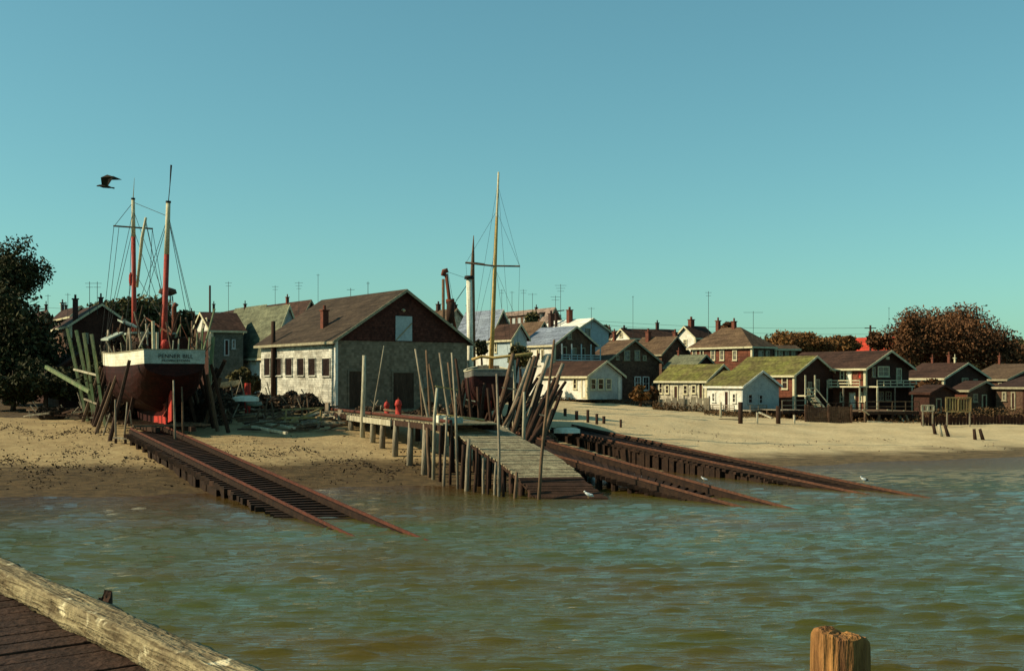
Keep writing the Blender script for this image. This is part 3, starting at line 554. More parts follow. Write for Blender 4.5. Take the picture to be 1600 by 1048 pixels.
# balcony and posts of the deck house; porch of the blue-roofed house; stairs of the two-storey house
def balcony(t, wall, p0, p1, yfloor, yrail, depth, ypost=None, posts=5, roofy=None, m=trim, name='balcony', pick=8):
    root, C, dr, dl, nR, nL, hit, zc = t
    d, n = (dr, nR) if wall == 'R' else (dl, nL)
    s0, s1 = hit(d, p0), hit(d, p1); Y0 = C.y
    zf, zr_ = zc(yfloor, Y0), zc(yrail, Y0)
    fl = MB(); a, b = C+d*s0, C+d*s1
    c = (a+b)/2+n*(depth/2+.02); L_ = (b-a).length
    fl.box(V((c.x, c.y, zf)), L_, depth, .14, d, n); o = fl.build(name, m, root)
    ra = MB(); e = n*(depth-.06)
    for h in (.96, .5): ra.beam(a+e+V((0, 0, zf+(zr_-zf)*h)), b+e+V((0, 0, zf+(zr_-zf)*h)), .06, .09)
    k = max(2, int(L_/1.0))
    for i in range(k+1):
        p = a+(b-a)*i/k+e; ra.beam(p+V((0, 0, zf+.07)), p+V((0, 0, zr_)), .07, .07)
    ra.build('railing', m, o)
    for i in range(posts):
        p = a+(b-a)*i/max(1, posts-1)+e
        zt = zc(roofy, Y0) if roofy else zf-.07
        zb = zc(ypost, Y0) if ypost else terrain(p.x, p.y)-.2
        if roofy: MB().beam(p+V((0, 0, zf+.07)), p+V((0, 0, zt)), .13, .13).build('column', m, o)
        if pick: MB().beam(V((p.x, p.y, zb)), V((p.x, p.y, zf-.07)), .13, .13).build('post', m if ypost or i % 2 == 0 else oldwood, o)
    return o
balcony(dk, 'L', 1305, 1356, 604, 594, 1.3, posts=3)
balcony(dk, 'R', 1354, 1434, 604, 594, 1.3, posts=4)
balcony(bl, 'R', 868, 928, 562.5, 554, 1.1, posts=5, roofy=537, pick=0, m=teal_wall)
balcony(two, 'R', 1243, 1258, 618, 606, 1.3, posts=2, roofy=586)
balcony(cott, 'L', 1110, 1160, 641, 633, 1.2, posts=5, m=oldwood, name='porch')
balcony(cott, 'R', 1160, 1186, 641, 633, 1.0, posts=3, m=oldwood, name='porch')
def stairs(t):
    root, C, dr, dl, nR, nL, hit, zc = t
    a = C+dr*(hit(dr, 1249))+nR*1.1+V((0, 0, zc(620, C.y))); b = C+dr*(hit(dr, 1262))+nR*1.9; b.z = zc(648, C.y)
    st = MB()
    for s in (0, .9): st.beam(a+nR*s, b+nR*s, .06, .24)
    for i in range(11): p = a+(b-a)*(i+.5)/11+nR*.45; st.box(p, .3, .84, .04, dr, nR)
    o = st.build('stairs', trim, root)
    h = MB()
    for s in (0, .9): h.beam(a+nR*s+V((0, 0, .9)), b+nR*s+V((0, 0, .9)), .06, .08); h.beam(a+nR*s, a+nR*s+V((0, 0, .9)), .06, .06); h.beam(b+nR*s, b+nR*s+V((0, 0, .9)), .06, .06)
    h.build('handrail', trim, o)
stairs(two)
for q in range(5):     # pilings under the small white cottage
    pass
def post_under(t, lst):
    root, C, dr, dl, nR, nL, hit, zc = t
    for s, w in lst:
        p = C+dr*s+dl*w; z = terrain(p.x, p.y)
        if root['_f'][2] > z: MB().tube([V((p.x, p.y, z-.4)), V((p.x, p.y, root['_f'][2]+.05))], .13, 8).build('stilt', darkwood, root)
post_under(cott, [(.3, .2), (2, .2), (3.7, .2), (.3, 2.2), (.3, 4)])

hh('fish_house', 'low dark fish house with sagging roof right of the balcony house', 'shed', 1452, 106, 1428, 1492, None, 614, 603, dark_wall, dark_roof, wr=dark_wall, tm=dark_wall, feats=[D_('R', 1462, 1470, 622, 645, fm=trim_dull)])
hh('store_shed', 'small rust-brown shed with porch post at the right of the russet bush', 'shed', 1512, 109, 1488, 1560, None, 610, 597, rust_wall, dark_roof, wr=brown_wall, tm=trim_dull, feats=[W_('R', 1520, 1527, 615, 628, fm=trim_dull), D_('R', 1534, 1541, 616, 640, fm=trim)])
hh('beach_house', 'dark beach house with white porch post at the far right', 'house', 1600, 108, 1556, 1690, None, 606, 590, brown_wall, dark_roof, wr=dark_wall, tm=trim_dull, feats=[W_('L', 1566, 1573, 612, 626), D_('L', 1580, 1587, 612, 640)])
def raised_deck(p0, p1, Ya, Yb, py, label, m=oldwood, rail=True):
    z = H-(py-HOR)*Ya/F; a, b = P(p0, HOR, Ya), P(p1, HOR, Ya+1.0); d = (b-a); d.z = 0; L_ = d.length; d.normalize(); n = V((-d.y, d.x, 0)); t = thing('raised_deck', label, 'deck', (a.x, a.y, terrain(a.x, a.y)))
    q = MB(); k = int(L_/.2)
    for i in range(k): c = a+d*(i+.5)*.2+n*(Yb-Ya)/2; q.box(V((c.x, c.y, z)), .18, Yb-Ya+rnd.uniform(-.1, .1), .06, d, n)
    q.build('planking', m, t); MB().beam(V((a.x, a.y, z-.15)), V((b.x, b.y, z-.15)), .12, .24).build('joist', darkwood, t)
    k = int(L_/1.15)
    for i in range(k+1):
        for w in (.1, (Yb-Ya)*.5):
            c = a+d*(L_*i/k)+n*w+V((rnd.uniform(-.15, .15), 0, 0)); g = terrain(c.x, c.y); MB().tube([V((c.x+rnd.uniform(-.12, .12), c.y, g-.3)), V((c.x, c.y, z-.03))], rnd.uniform(.07, .13), 7).build('stilt', rnd.choice([darkwood, brownwood, oldwood]), t)
    if rail:
        r_ = MB()
        for h in (.45, .9): r_.beam(V((a.x, a.y, z+h)), V((b.x, b.y, z+h)), .05, .07)
        for i in range(k+1): c = a+d*(L_*i/k); r_.beam(V((c.x, c.y, z+.03)), V((c.x, c.y, z+.92)), .07, .07)
        r_.build('railing', m, t)
raised_deck(1222, 1262, 104.5, 109, 641, 'raised deck on stilts at the foot of the outside stairs')
raised_deck(1262, 1350, 104, 110, 645, 'long dark raised deck on stilts below the balcony house', darkwood)
raised_deck(1352, 1436, 103.5, 110, 643, 'raised deck with open railing right of the balcony steps', brownwood)
# ------------------------------------------------------------------ trees
def leaves(mb_pts, size, seed):
    rs = np.random.RandomState(seed); n = len(mb_pts)
    a = rs.randn(n, 3); a /= np.linalg.norm(a, axis=1)[:, None]
    b = rs.randn(n, 3); b -= a*(a*b).sum(1)[:, None]; b /= np.linalg.norm(b, axis=1)[:, None]
    s = size*(.55+rs.rand(n)*.9)[:, None]
    p = np.array(mb_pts); v = np.stack([p-a*s*.9, p+b*s*.45, p+a*s*.9, p-b*s*.45], 1).reshape(-1, 3)
    return v
def leaf_object(name, pts, size, seed, m, parent, origin):
    v = leaves(pts, size, seed)-np.array(origin); n = len(v)//4
    me = bpy.data.meshes.new(name); me.vertices.add(len(v)); me.vertices.foreach_set('co', v.ravel())
    me.loops.add(len(v)); me.loops.foreach_set('vertex_index', np.arange(len(v)))
    me.polygons.add(n); me.polygons.foreach_set('loop_start', np.arange(0, len(v), 4)); me.polygons.foreach_set('loop_total', np.full(n, 4))
    me.update(calc_edges=True); me.validate(); me.materials.append(m)
    o = bpy.data.objects.new(name, me); COL.objects.link(o)
    if parent: o.parent = parent
    else: o.location = origin
    return o
def tree(name, label, px, Y, ytop, wpx, ybot, lm, seed, n=9000, size=.3, cat='tree', group=None, lean=0, clumps=26, base=None, bare=0):
    rs = np.random.RandomState(seed); x = (px-800)/F*Y; g = terrain(x, Y) if base is None else base
    ztop = H+(HOR-ytop)/F*Y; zb = H+(HOR-ybot)/F*Y; zb = max(zb, g+.4); rx = wpx/F*Y/2; rz = (ztop-zb)/2; cz = (ztop+zb)/2
    root = thing(name, label, cat, (x, Y, g), group)
    tr = MB(); tp = V((x+lean, Y, cz-rz*.2))
    tr.tube([(x, Y, g-.3), (x+lean*.3+.1, Y, g+(cz-g)*.5), tp, (x+lean, Y, cz+rz*.5)], [.05*rz+.16, .04*rz+.1, .03*rz+.06, .03], 8)
    ks = []
    for i in range(clumps):     # clump centres on an uneven shell, plus some inside
        d = rs.randn(3); d /= np.linalg.norm(d); r = .4+.66*rs.rand()**.8
        if d[2] < -.3: d[2] *= .5
        c = np.array([x+lean+d[0]*rx*r, Y+d[1]*rx*r*.8, cz+d[2]*rz*r]); ks.append((c, (.20+.22*rs.rand())))
        if i % 2 == 0 or bare: tr.tube([tp+V((0, 0, -.3)), (tp+V(c))/2+V((0, 0, .2)), V(c)], [.06+.01*rz, .05, .015], 5)
    tr.build('trunk', bark, root, True)
    pts = []
    for c, s in ks:
        k = int(n/clumps*(s/.3)**1.5); d = rs.randn(k, 3); d /= np.linalg.norm(d, axis=1)[:, None]
        r = rs.rand(k, 1)**.42
        pts.append(c+d*r*np.array([rx*s*1.25, rx*s*1.1, rz*s*1.15])*(1+.35*rs.rand(k, 1)))
    pts = np.concatenate(pts); pts = pts[pts[:, 2] > g+.1]
    leaf_object('crown', pts, size, seed+5, lm, root, (x, Y, g))
    return root
tree('pine_tree', 'tall dark tree rising above the left edge of the yard', 8, 104, 385, 100, 478, leaf_dark, 1, 13000, .17, clumps=44)
tree('pine_tree', 'dark bushy tree below the tall tree at the left edge', 12, 100, 465, 160, 660, leaf_dark, 2, 20000, .24, clumps=44)
tree('elm_tree', 'dark olive tree behind the red foremast', 196, 128, 466, 95, 530, leaf_olive, 3, 6500, .3)
tree('elm_tree', 'dark olive tree behind the boat between its two red masts', 236, 132, 472, 75, 530, leaf_olive, 4, 5000, .3)
tree('elm_tree', 'low dark tree right of the red mainmast', 292, 130, 496, 60, 540, leaf_dark, 5, 3500, .3)
tree('oak_tree', 'huge russet tree at the right end of town', 1482, 150, 490, 156, 580, leaf_rust, 6, 52000, .2, clumps=120)
tree('oak_tree', 'slim russet tree on the left flank of the huge russet tree', 1418, 146, 498, 46, 575, leaf_rust, 7, 5500, .2, bare=1)
tree('oak_tree', 'golden-brown tree right of the hip-roofed house', 1250, 150, 520, 80, 562, leaf_gold, 8, 17000, .19, clumps=60)
tree('oak_tree', 'low russet tree left of the bright red roof', 1312, 155, 526, 50, 556, leaf_gold, 9, 4500, .3)
tree('oak_tree', 'small russet tree between the red roof and the huge russet tree', 1372, 150, 518, 34, 548, leaf_rust, 10, 3000, .3)
tree('oak_tree', 'russet tree cut by the right edge of the view', 1575, 146, 535, 70, 590, leaf_rust, 12, 6000, .3)
tree('small_tree', 'small russet tree top above the hip roof ridge', 1137, 145, 500, 20, 525, leaf_rust, 13, 900, .26, clumps=9)
tree('small_tree', 'small dark tree right of the white-roofed house', 940, 148, 506, 26, 535, leaf_olive, 14, 1500, .28, clumps=9)
tree('small_tree', 'dark tree left of the white-roofed house', 832, 138, 492, 26, 525, leaf_olive, 15, 1500, .28, clumps=9)
for (px, Y, yt, w, yb, m, n, lb) in [(1455, 111, 594, 44, 640, leaf_rust, 3500, 'russet bush between the balcony house and the red-chimneyed house'), (752, 113, 533, 20, 560, leaf_dark, 900, 'dark bush under the white-walled house by the shed corner'),
        (812, 110, 541, 34, 575, leaf_olive, 1800, 'olive bush in front of the blue-grey house'), (1000, 112, 606, 26, 628, leaf_gold, 1200, 'golden bush under the shingled house windows'),
        (1020, 112.5, 604, 16, 628, leaf_rust, 900, 'russet bush left of the long low cottage'), (385, 100, 572, 40, 632, leaf_olive, 2000, 'olive bush at the left wall of the boat shed'),
        (70, 92, 560, 120, 672, leaf_dark, 8000, 'dark thicket in front of the yard shed'), (20, 93, 560, 120, 672, leaf_dark, 8000, 'darkest thicket at the left edge of the yard'), (150, 93, 575, 70, 640, leaf_dark, 3500, 'dark bush behind the green cradle posts')]:
    tree('bush', lb, px, Y, yt, w, yb, m, int(px), n, .22, cat='bush', clumps=12)
leaf_weed = leafmat('brown_weeds', (.15, .085, .035), (.07, .04, .02))
def scatter_stuff(name, label, cat, regions, m, size, seed):
    rs = np.random.RandomState(seed); pts = []
    for (p0, p1, Y0, Y1, h, n) in regions:
        for _ in range(n):
            pq = p0+(p1-p0)*rs.rand(); yy = rs.rand(); yy = yy if name != 'beach_wrack' or rs.rand() < .35 else .5+.28*math.sin(pq*.021+Y0)+.14*math.sin(pq*.07)+.07*rs.randn(); g = G(pq, Y0+(Y1-Y0)*yy); pts.append((g.x, g.y, g.z+h*rs.rand()**2))
    o = leaf_object(name, np.array(pts), size, seed, m, None, (0, 0, 0)); tag(o, label, cat, kind='stuff')
scatter_stuff('beach_grass', 'dry brown weeds and grass in front of the cottages', 'grass', [(1020, 1110, 108, 112, .7, 4500), (1100, 1240, 105, 109, .4, 2600), (860, 1030, 113, 116, .4, 2200), (1240, 1440, 103, 107, .4, 2200), (1440, 1700, 103.5, 110, 1.3, 7000)], leaf_weed, .1, 40)
scatter_stuff('far_woods', 'dark scrub and treetops filling the rise behind the town', 'woods', [(-200, 2000, 170, 215, 3, 30000)], leaf_olive, .7, 41)
scatter_stuff('beach_wrack', 'scattered seaweed and flotsam on the sand', 'seaweed', [(0, 330, 59, 66, .04, 600), (330, 700, 61, 69, .04, 650), (1000, 1600, 80, 90, .03, 160), (0, 300, 54, 76, .04, 700), (300, 800, 56, 74, .04, 500), (0, 180, 72, 82, .1, 400)], net_m, .09, 42)

# ------------------------------------------------------------------ marine railways
def railway(name, label, A1, B1, A2, B2, ns=44, ext=(0, 1.06), rm=None, sh=.22, drop=.42, th_=.24, ov=.55, bed=True, crib=0):
    # A: upper, B: lower end of far (1) and near (2) rail
    A1, B1, A2, B2 = map(V, (A1, B1, A2, B2)); root = thing(name, label, 'boat railway', (A1+A2)/2)
    lerp = lambda a, b, t: a+(b-a)*t
    for a, b in ((A1, B1), (A2, B2)):
        MB().beam(lerp(a, b, ext[0]), lerp(a, b, ext[1]), .05, .11).build('rail', rm or rail_m, root)
        d = V((0, 0, -.07-sh/2)); MB().beam(lerp(a, b, ext[0])+d, lerp(a, b, ext[1])+d, .22, sh).build('stringer', track_wood, root)
    d12 = (A1-A2).normalized(); q = [lerp(A2, B2, ext[0])-d12*.2, lerp(A1, B1, ext[0])+d12*.2, lerp(A1, B1, ext[1])+d12*.2, lerp(A2, B2, ext[1])-d12*.2]
    if bed: MB().hexa([p+V((0, 0, -.62)) for p in q[::-1]], [p+V((0, 0, -.5)) for p in q[::-1]]).build('plank_bed', track_wood, root)
    cm = {1: MB(), -1: MB()}
    for i in range(ns):
        t = ext[0]+(ext[1]-ext[0])*(i+.5)/ns; p, q = lerp(A1, B1, t)+V((0, 0, -drop)), lerp(A2, B2, t)+V((0, 0, -drop))
        mid = (p+q)/2; g = terrain(mid.x, mid.y)
        e = ov+.25*rnd.random(); dd = (p-q).normalized()
        MB().beam(q-dd*e, p+dd*e*.6, .3+.08*rnd.random(), th_).build('sleeper', track_wood if i % 5 else darkwood, root)
        if t >= crib:
            for k, sw in ((p+dd*.12, 1), (q-dd*.12, -1)):
                gz = max(terrain(k.x, k.y), -.6)-.3; hd_ = (B1-A1).normalized(); j = k-dd*rnd.uniform(-.08, .22)*(-sw)
                if k.z-.1 > gz: cm[sw].box(V((j.x, j.y, (gz+k.z-.05)/2)), .3, (B1-A1).length*(ext[1]-ext[0])/ns*rnd.uniform(.8, 1.15), k.z-.05-gz, dd, hd_)
        if i % 3 == 1:
            for k in (p+dd*.1, q-dd*.1):
                gz = max(terrain(k.x, k.y), -1.5)
                if k.z-.12 > gz: MB().tube([V((k.x, k.y, gz-.5)), V((k.x, k.y, k.z-.1))], .17, 8).build('pile', track_wood, root)
    for k in (1, -1):
        if cm[k].v: cm[k].build('cribbing', track_wood, root)
    return root
def pz(px, py, z): Y = (H-z)*F/(py-HOR); return P(px, py, Y)
railway('boat_railway', 'left rusty-railed slipway running from the big boat into the water', pz(285, 678, 1.95), pz(660, 842, -.02), pz(235, 684, 1.95), pz(547, 836, -.02), 68, (-.18, 1.1))
railway('boat_railway', 'middle rusty slipway beside the plank ramp', pz(885, 697, 1.5), pz(1234, 794, -.02), pz(905, 721.5, 1.2), pz(1160, 792.5, -.02), 40, (-.35, 1.1), rail_brown, .3, .42, .2, .2, False, .62)
railway('boat_railway', 'right-hand slipway crossing the beach towards the water', pz(900, 665, 1.95), pz(1445, 777, -.02), pz(868, 670, 1.93), pz(1352, 772, -.02), 64, (-.02, 1.1), rail_brown, .14, .24, .12, .25, False)

# ------------------------------------------------------------------ pier, ramp and stakes
Z0 = 3.0
pier = thing('pier', 'wooden pier on piles in front of the boat shed with rusty pipe', 'pier', P(640, 655, 66))
fr = [pz(500, 640.5, Z0), pz(560, 645.5, Z0), pz(620, 652, Z0), pz(690, 662, Z0)]
bk = V((.93, .37, 0))
def lerp(a, b, t): return a+(b-a)*t
def poly_at(pl, t):
    n = len(pl)-1; i = min(int(t*n), n-1); return lerp(V(pl[i]), V(pl[i+1]), t*n-i)
pk = MB(); N_ = 120
for i in range(N_):
    a = lerp(fr[0], fr[3], (i+.5)/N_); w = (fr[3]-fr[0]).length/N_; dz = rnd.uniform(-.012, .012)
    dirf = (fr[3]-fr[0]).normalized(); pk.box(a+bk*1.6+V((0, 0, -.04+dz)), 3.2+rnd.uniform(-.1, .1), w-.03, .07, bk, dirf)
pk.build('deck', plank, pier)
dirf = (fr[3]-fr[0]).normalized()
MB().beam(fr[0]+V((0, 0, -.24)), fr[3]+V((0, 0, -.24)), .2, .3).beam(fr[0]+bk*3.0+V((0, 0, -.24)), fr[3]+bk*3.0+V((0, 0, -.24)), .2, .3).build('stringer', darkwood, pier)
MB().beam(lerp(fr[0], fr[3], .32)-bk*.17+V((0, 0, -.27)), lerp(fr[0], fr[3], .69)-bk*.17+V((0, 0, -.27)), .1, .34).build('fascia', palewood, pier)
MB().tube([fr[0]+bk*.5+V((0, 0, .1)), lerp(fr[0], fr[3], .5)+bk*.4+V((0, 0, .12)), fr[3]+bk*.5+V((0, 0, .11))], .1, 8).build('pipe', rail_m, pier)
for px, pyb in [(512, 652), (532, 660), (549, 664), (583, 674), (598, 678), (618, 690), (641, 702), (664, 718)]:
    Yt = None
    for k in range(400):
        t = k/400; q = lerp(fr[0], fr[3], t)
        if 800+F*q.x/q.y >= px: break
    q = q-bk*.02; g = terrain(q.x, q.y)
    MB().tube([V((q.x-.05, q.y, g-.5)), V((q.x, q.y, g+1)), V((q.x+.04, q.y, Z0-.1))], [.19, .18, .15], 9).build('pile', oldwood, pier, True)
    q2 = q+bk*2.9; MB().tube([V((q2.x, q2.y, terrain(q2.x, q2.y)-.5)), V((q2.x, q2.y, Z0-.1))], .17, 8).build('pile', darkwood, pier, True)
Lf = [pz(690, 660, 2.9), pz(735, 691, 2.15), pz(780, 720, 1.45), pz(812, 746, .82), pz(845, 785, -.15)]
Rt = [pz(768, 658, 2.9), pz(826, 690, 2.12), pz(880, 719, 1.42), pz(908, 745, .8), pz(958, 787, -.15)]
ramp = thing('ramp', 'plank ramp sloping from the pier down into the water', 'ramp', poly_at(Lf, .5))
ra, rw = MB(), MB(); NP = 44
for i in range(NP):
    t0, t1 = i/NP, (i+.80)/NP; a, b, c, d = poly_at(Lf, t0), poly_at(Rt, t0), poly_at(Rt, t1), poly_at(Lf, t1)
    e1, e2 = rnd.uniform(-.02, .1), rnd.uniform(-.02, .12); u = (b-a).normalized(); a = a-u*e1; d = d-u*e1; b = b+u*e2; c = c+u*e2
    dz = V((0, 0, rnd.uniform(-.015, .015))); lo = V((0, 0, -.07))
    (ra if (i+.5)/NP < .76 else rw).hexa([p+dz+lo for p in (d, c, b, a)], [p+dz for p in (d, c, b, a)])
ra.build('planks', plank, ramp); rw.build('wet_planks', darkwood, ramp)
for sgn, pl in ((1, Lf), (-1, Rt)):
    s = MB()
    for i in range(4):
        s.beam(V(pl[i])+V((.2*sgn, .05, -.2)), V(pl[i+1])+V((.2*sgn, .05, -.2)), .2, .26)
    s.build('stringer', darkwood, ramp)
def pile_to(px, py, Y, r, m, top_extra=0):
    pass
for i in range(8):
    for j, pl in enumerate((Lf, Rt)):
        t = (i+.3+.4*rnd.random())/9
        p = poly_at(pl, t); g = max(terrain(p.x, p.y), -1.2)
        p = p+V((.25 if j == 0 else -.25, 0, 0))
        if p.z-.3 > g+.1: MB().tube([V((p.x+rnd.uniform(-.12, .12), p.y, g-.4)), V((p.x, p.y, p.z-.3))], .15, 7).build('pile', darkwood, ramp, True)
# red pump post, red crates, boxes on the pier
def on_pier(px, off): 
    for k in range(400):
        q = lerp(fr[0], fr[3], k/400)+bk*off
        if 800+F*q.x/q.y >= px: return V((q.x, q.y, Z0))
    return V((q.x, q.y, Z0))
def buoy(px, off, h, r, label):
    p = on_pier(px, off); t = thing('mooring_buoy', label, 'buoy', p, 'red buoys standing on the pier')
    MB().tube([p, p+V((0, 0, .1)), p+V((0, 0, .1)), p+V((0, 0, h*.6)), p+V((0, 0, h*.63)), p+V((0, 0, h*.72)), p+V((0, 0, h*.92)), p+V((0, 0, h))], [r*1.1, r*1.1, r*.8, r*.72, r*.95, r*.95, r*.7, r*.2], 12).build('body', red_p, t, True)
    MB().tube([p+V((0, 0, h)), p+V((0, 0, h+.12))], .035, 6).build('eye', rust, t)
buoy(604, 1.6, .85, .2, 'left and smaller red buoy standing on the pier by the shed')
buoy(622, 1.4, 1.05, .24, 'right and larger red buoy standing on the pier by the shed')
def crate(px, off, w, d, h, m, label):
    p = on_pier(px, off); t = thing('crate', label, 'crate', p)
    MB().box(p+V((0, 0, h/2)), w, d, h, (.9, .4, 0), (-.4, .9, 0)).build('box', m, t)
    q = MB()
    for s in (-1, 1): q.box(p+V((s*w*.3*.9, s*w*.3*.4, h+.015)), .08, d+.04, .03, (.9, .4, 0), (-.4, .9, 0))
    q.build('batten', oldwood, t)
crate(690, .6, .55, .45, .38, white_p, 'white crate at the head of the ramp')
crate(708, .9, .9, .5, .3, greytarp, 'grey-green box beside the white crate')
# loose logs at the ramp head
for (a, b, r, m, lb) in [((684, 648, 63), (756, 656, 66), .07, yellow_p, 'long yellow pole lying across the pier head'), ((712, 656, 63.5), (742, 659, 64.5), .1, palewood, 'pale log lying at the head of the ramp'),
                          ((600, 640, 72), (632, 644, 71), .08, brownwood, 'brown log lying behind the red buoys')]:
    p, q = P(*a), P(*b); o = MB().tube([p, q], r, 8).build('log', m, None, True, origin=p); tag(o, lb, 'log')
# net heap & floats on the ramp edge
p = P(748, 696, 59.5); t = thing('net_heap', 'dark net heap with rusty chain on the ramp edge', 'net heap', p)
MB().blob(p+V((0, 0, .1)), .5, .35, .28, 3).build('net', rust, t); MB().blob(p+V((.35, -.5, -.1)), .4, .3, .16, 4).build('rope_coil', palewood, t)

# tall stakes
def pole(name, label, pts, r, m, cat='pole', group=None, n=8):
    pts = [V(p) for p in pts]
    if len(pts) == 2:
        a, b = pts; d = (b-a); o1 = d.orthogonal().normalized()*d.length*.008*rnd.uniform(-1, 1); pts = [a, a+d*.35+o1, a+d*.7-o1*.7, b]
    k = len(pts); rr = [r*(1-.35*i/(k-1)) for i in range(k)]
    o = MB().tube(pts, rr, n).build(name, m, None, True, origin=pts[0]); return tag(o, label, cat, group)
def gp(px, py, Y, sink=.5):     # pole foot: straight below/at that point, into the ground
    q = P(px, py, Y); q.z = min(q.z, terrain(q.x, q.y)-sink) if py > 0 else q.z; return q
pole('pole', 'thick pale pole standing left of the ramp before the shed', [gp(566, 672, 73), P(569, 555, 73)], .17, palewood)
pole('stake', 'forked pale stake at the left edge of the ramp', [gp(677, 724, 59.5), P(679, 650, 59.5), P(683, 606, 59.5)], .1, palewood)
pole('stake', 'thin straight stake right of the forked stake', [gp(716, 748, 55.5), P(712, 640, 56), P(706, 551, 56.5)], .075, oldwood)
pole('stake', 'short stake between forked stake and thin stake', [gp(693, 738, 57), P(698, 650, 57.5)], .08, oldwood)
pole('stake', 'pale stake rising through the middle of the ramp edge', [gp(779, 770, 51.5, .8), P(780, 700, 52), P(776, 584, 52.5)], .075, oldwood)
pole('stake', 'pale stake on the right edge of the ramp', [P(818.5, 700, 61.5), P(819, 612, 61.5)], .1, palewood)
pole('stake', 'tallest brown leaning stake at the foot of the ramp', [gp(838, 782, 50.5, .8), P(846, 715, 51), P(858, 600, 51.5), P(866, 531, 52)], .085, brownwood)
for k_, (p0, y0, p1, y1, Y, r) in enumerate(sorted([(703, 735, 706, 664, 57.5, .08), (727, 757, 730, 690, 54.5, .12), (733, 752, 735, 694, 55, .08), (741, 762, 744, 700, 54, .1), (755, 765, 757, 708, 53.3, .08), (762, 768, 765, 712, 53, .07), (771, 772, 773, 716, 52.5, .08), (788, 778, 786, 738, 51.8, .08), (801, 782, 805, 742, 51.2, .1), (687, 730, 689, 668, 58.7, .09), (672, 722, 668, 660, 60.5, .13), (720, 750, 722, 688, 55.5, .12)])):
    pole('stake', 'short rough stake beside the ramp, %s from the left' % ORD[k_], [gp(p0, y0, Y, .6), P(p1+rnd.uniform(-3, 3), y1+rnd.uniform(-5, 8), Y)], r, rnd.choice([oldwood, brownwood, darkwood, darkwood]), 'pole', 'short stakes along the ramp')
for i, (p0, y0, p1, y1, Y) in enumerate([(794, 690, 793, 668, 66), (788, 684, 787, 665, 67), (801, 694, 802, 678, 65)]):
    pole('stake', 'short pale post behind the ramp, %s' % ['middle one', 'left one', 'right one'][i], [gp(p0, y0, Y), P(p1, y1, Y)], .14, palewood, 'pole', 'short posts behind the ramp')

# cradle poles round the second boat, left cluster in front of the shed, right cluster leaning right
gl = 'leaning cradle poles left of the second boat'; gr_ = 'leaning cradle poles right of the second boat'
for (p0, y0, p1, y1, Y, r, m, lb) in [(678, 648, 649, 545, 70, .10, oldwood, 'cradle pole leaning left before the shed, leftmost of the tall four'), (676, 655, 666, 547, 72, .11, brownwood, 'thick cradle pole leaning left, second of the tall four'),
        (708, 650, 687, 551, 72, .11, oldwood, 'cradle pole with pale top leaning left, third of the tall four'), (664, 650, 656, 585, 71, .09, brownwood, 'short thin pole between the leftmost cradle poles'),
        (694, 640, 670, 568, 74, .1, brownwood, 'dark thin pole crossing the shed wall behind cradle poles'), (716, 652, 700, 566, 75, .1, brownwood, 'dark pole beside the thin straight stake'),
        (579, 612, 600, 540, 80, .06, oldwood, 'thin pale pole slanting over the shed wall'), (728, 660, 712, 560, 77, .13, darkwood, 'dark cradle pole just left of the second boat')]:
    pole('cradle_pole', lb, [gp(p0, y0, Y, .3), P(p1, y1, Y)], r, m, 'pole', gl)
def xb(a, b, w, m, label, g=None, name='crossbar'):
    p, q = P(*a), P(*b); o = MB().beam(p, q, w, w*.8).build(name, m, None, origin=p); return tag(o, label, 'beam', g)
xb((680, 603, 71.5), (715, 609, 71.8), .1, yellow_p, 'yellow crossbar tying the left cradle poles'); xb((728, 624, 74), (743, 627, 74), .09, palewood, 'short pale crossbar under the second boat')
for i_, (p0, y0, p1, y1, Y, lb) in enumerate([(742, 668, 730, 590, 73, 'leftmost dark pole in front of the second hull'), (748, 672, 757, 598, 72.5, 'dark pole crossing the left of the second hull'), (752, 676, 746, 604, 72, 'short dark pole in front of the second hull'), (772, 680, 762, 606, 71.5, 'dark pole crossing the rudder of the second boat'), (764, 676, 796, 588, 72, 'dark pole leaning right before the second hull'), (786, 684, 770, 600, 72, 'dark pole leaning left before the second hull')]):
    pole('cradle_pole', lb, [gp(p0, y0, Y, .3), P(p1, y1, Y)], .13, darkwood, 'pole', gr_)
right = [(768, 668, 802, 552, 74, .16, brownwood), (758, 664, 790, 600, 76, .1, darkwood), (776, 690, 830, 560, 71, .12, oldwood), (790, 700, 836, 556, 70, .14, brownwood), (800, 690, 842, 552, 76, .12, darkwood),
         (808, 694, 858, 556, 72, .15, oldwood), (798, 672, 850, 580, 77, .14, brownwood), (818, 694, 868, 590, 74, .15, darkwood), (806, 704, 850, 622, 68, .15, darkwood), (828, 690, 880, 568, 77, .16, oldwood),
         (838, 700, 874, 585, 73, .14, brownwood), (786, 660, 840, 590, 78, .12, darkwood), (760, 690, 812, 620, 69, .1, brownwood), (838, 706, 862, 640, 69, .12, brownwood), (800, 706, 850, 660, 66.5, .15, darkwood), (845, 690, 878, 610, 76, .12, darkwood), (752, 655, 775, 610, 79, .1, darkwood), (790, 650, 810, 560, 80, .13, darkwood), (815, 670, 862, 600, 80, .12, oldwood), (832, 668, 884, 596, 82, .13, darkwood),
  (812, 690, 846, 600, 70, .17, darkwood), (820, 698, 872, 600, 71, .16, darkwood), (784, 676, 816, 590, 73, .15, darkwood), (796, 690, 822, 600, 72, .16, brownwood), (810, 680, 866, 640, 73, .17, darkwood), (812, 690, 858, 630, 74, .16, darkwood), (760, 672, 790, 620, 74, .14, darkwood), (822, 696, 858, 650, 72, .14, brownwood), (775, 655, 832, 625, 75, .15, darkwood), (804, 660, 838, 570, 82, .14, darkwood)]
tone = {'dark_wet_wood': 'dark', 'brown_pole_wood': 'brown', 'weathered_grey_wood': 'grey'}
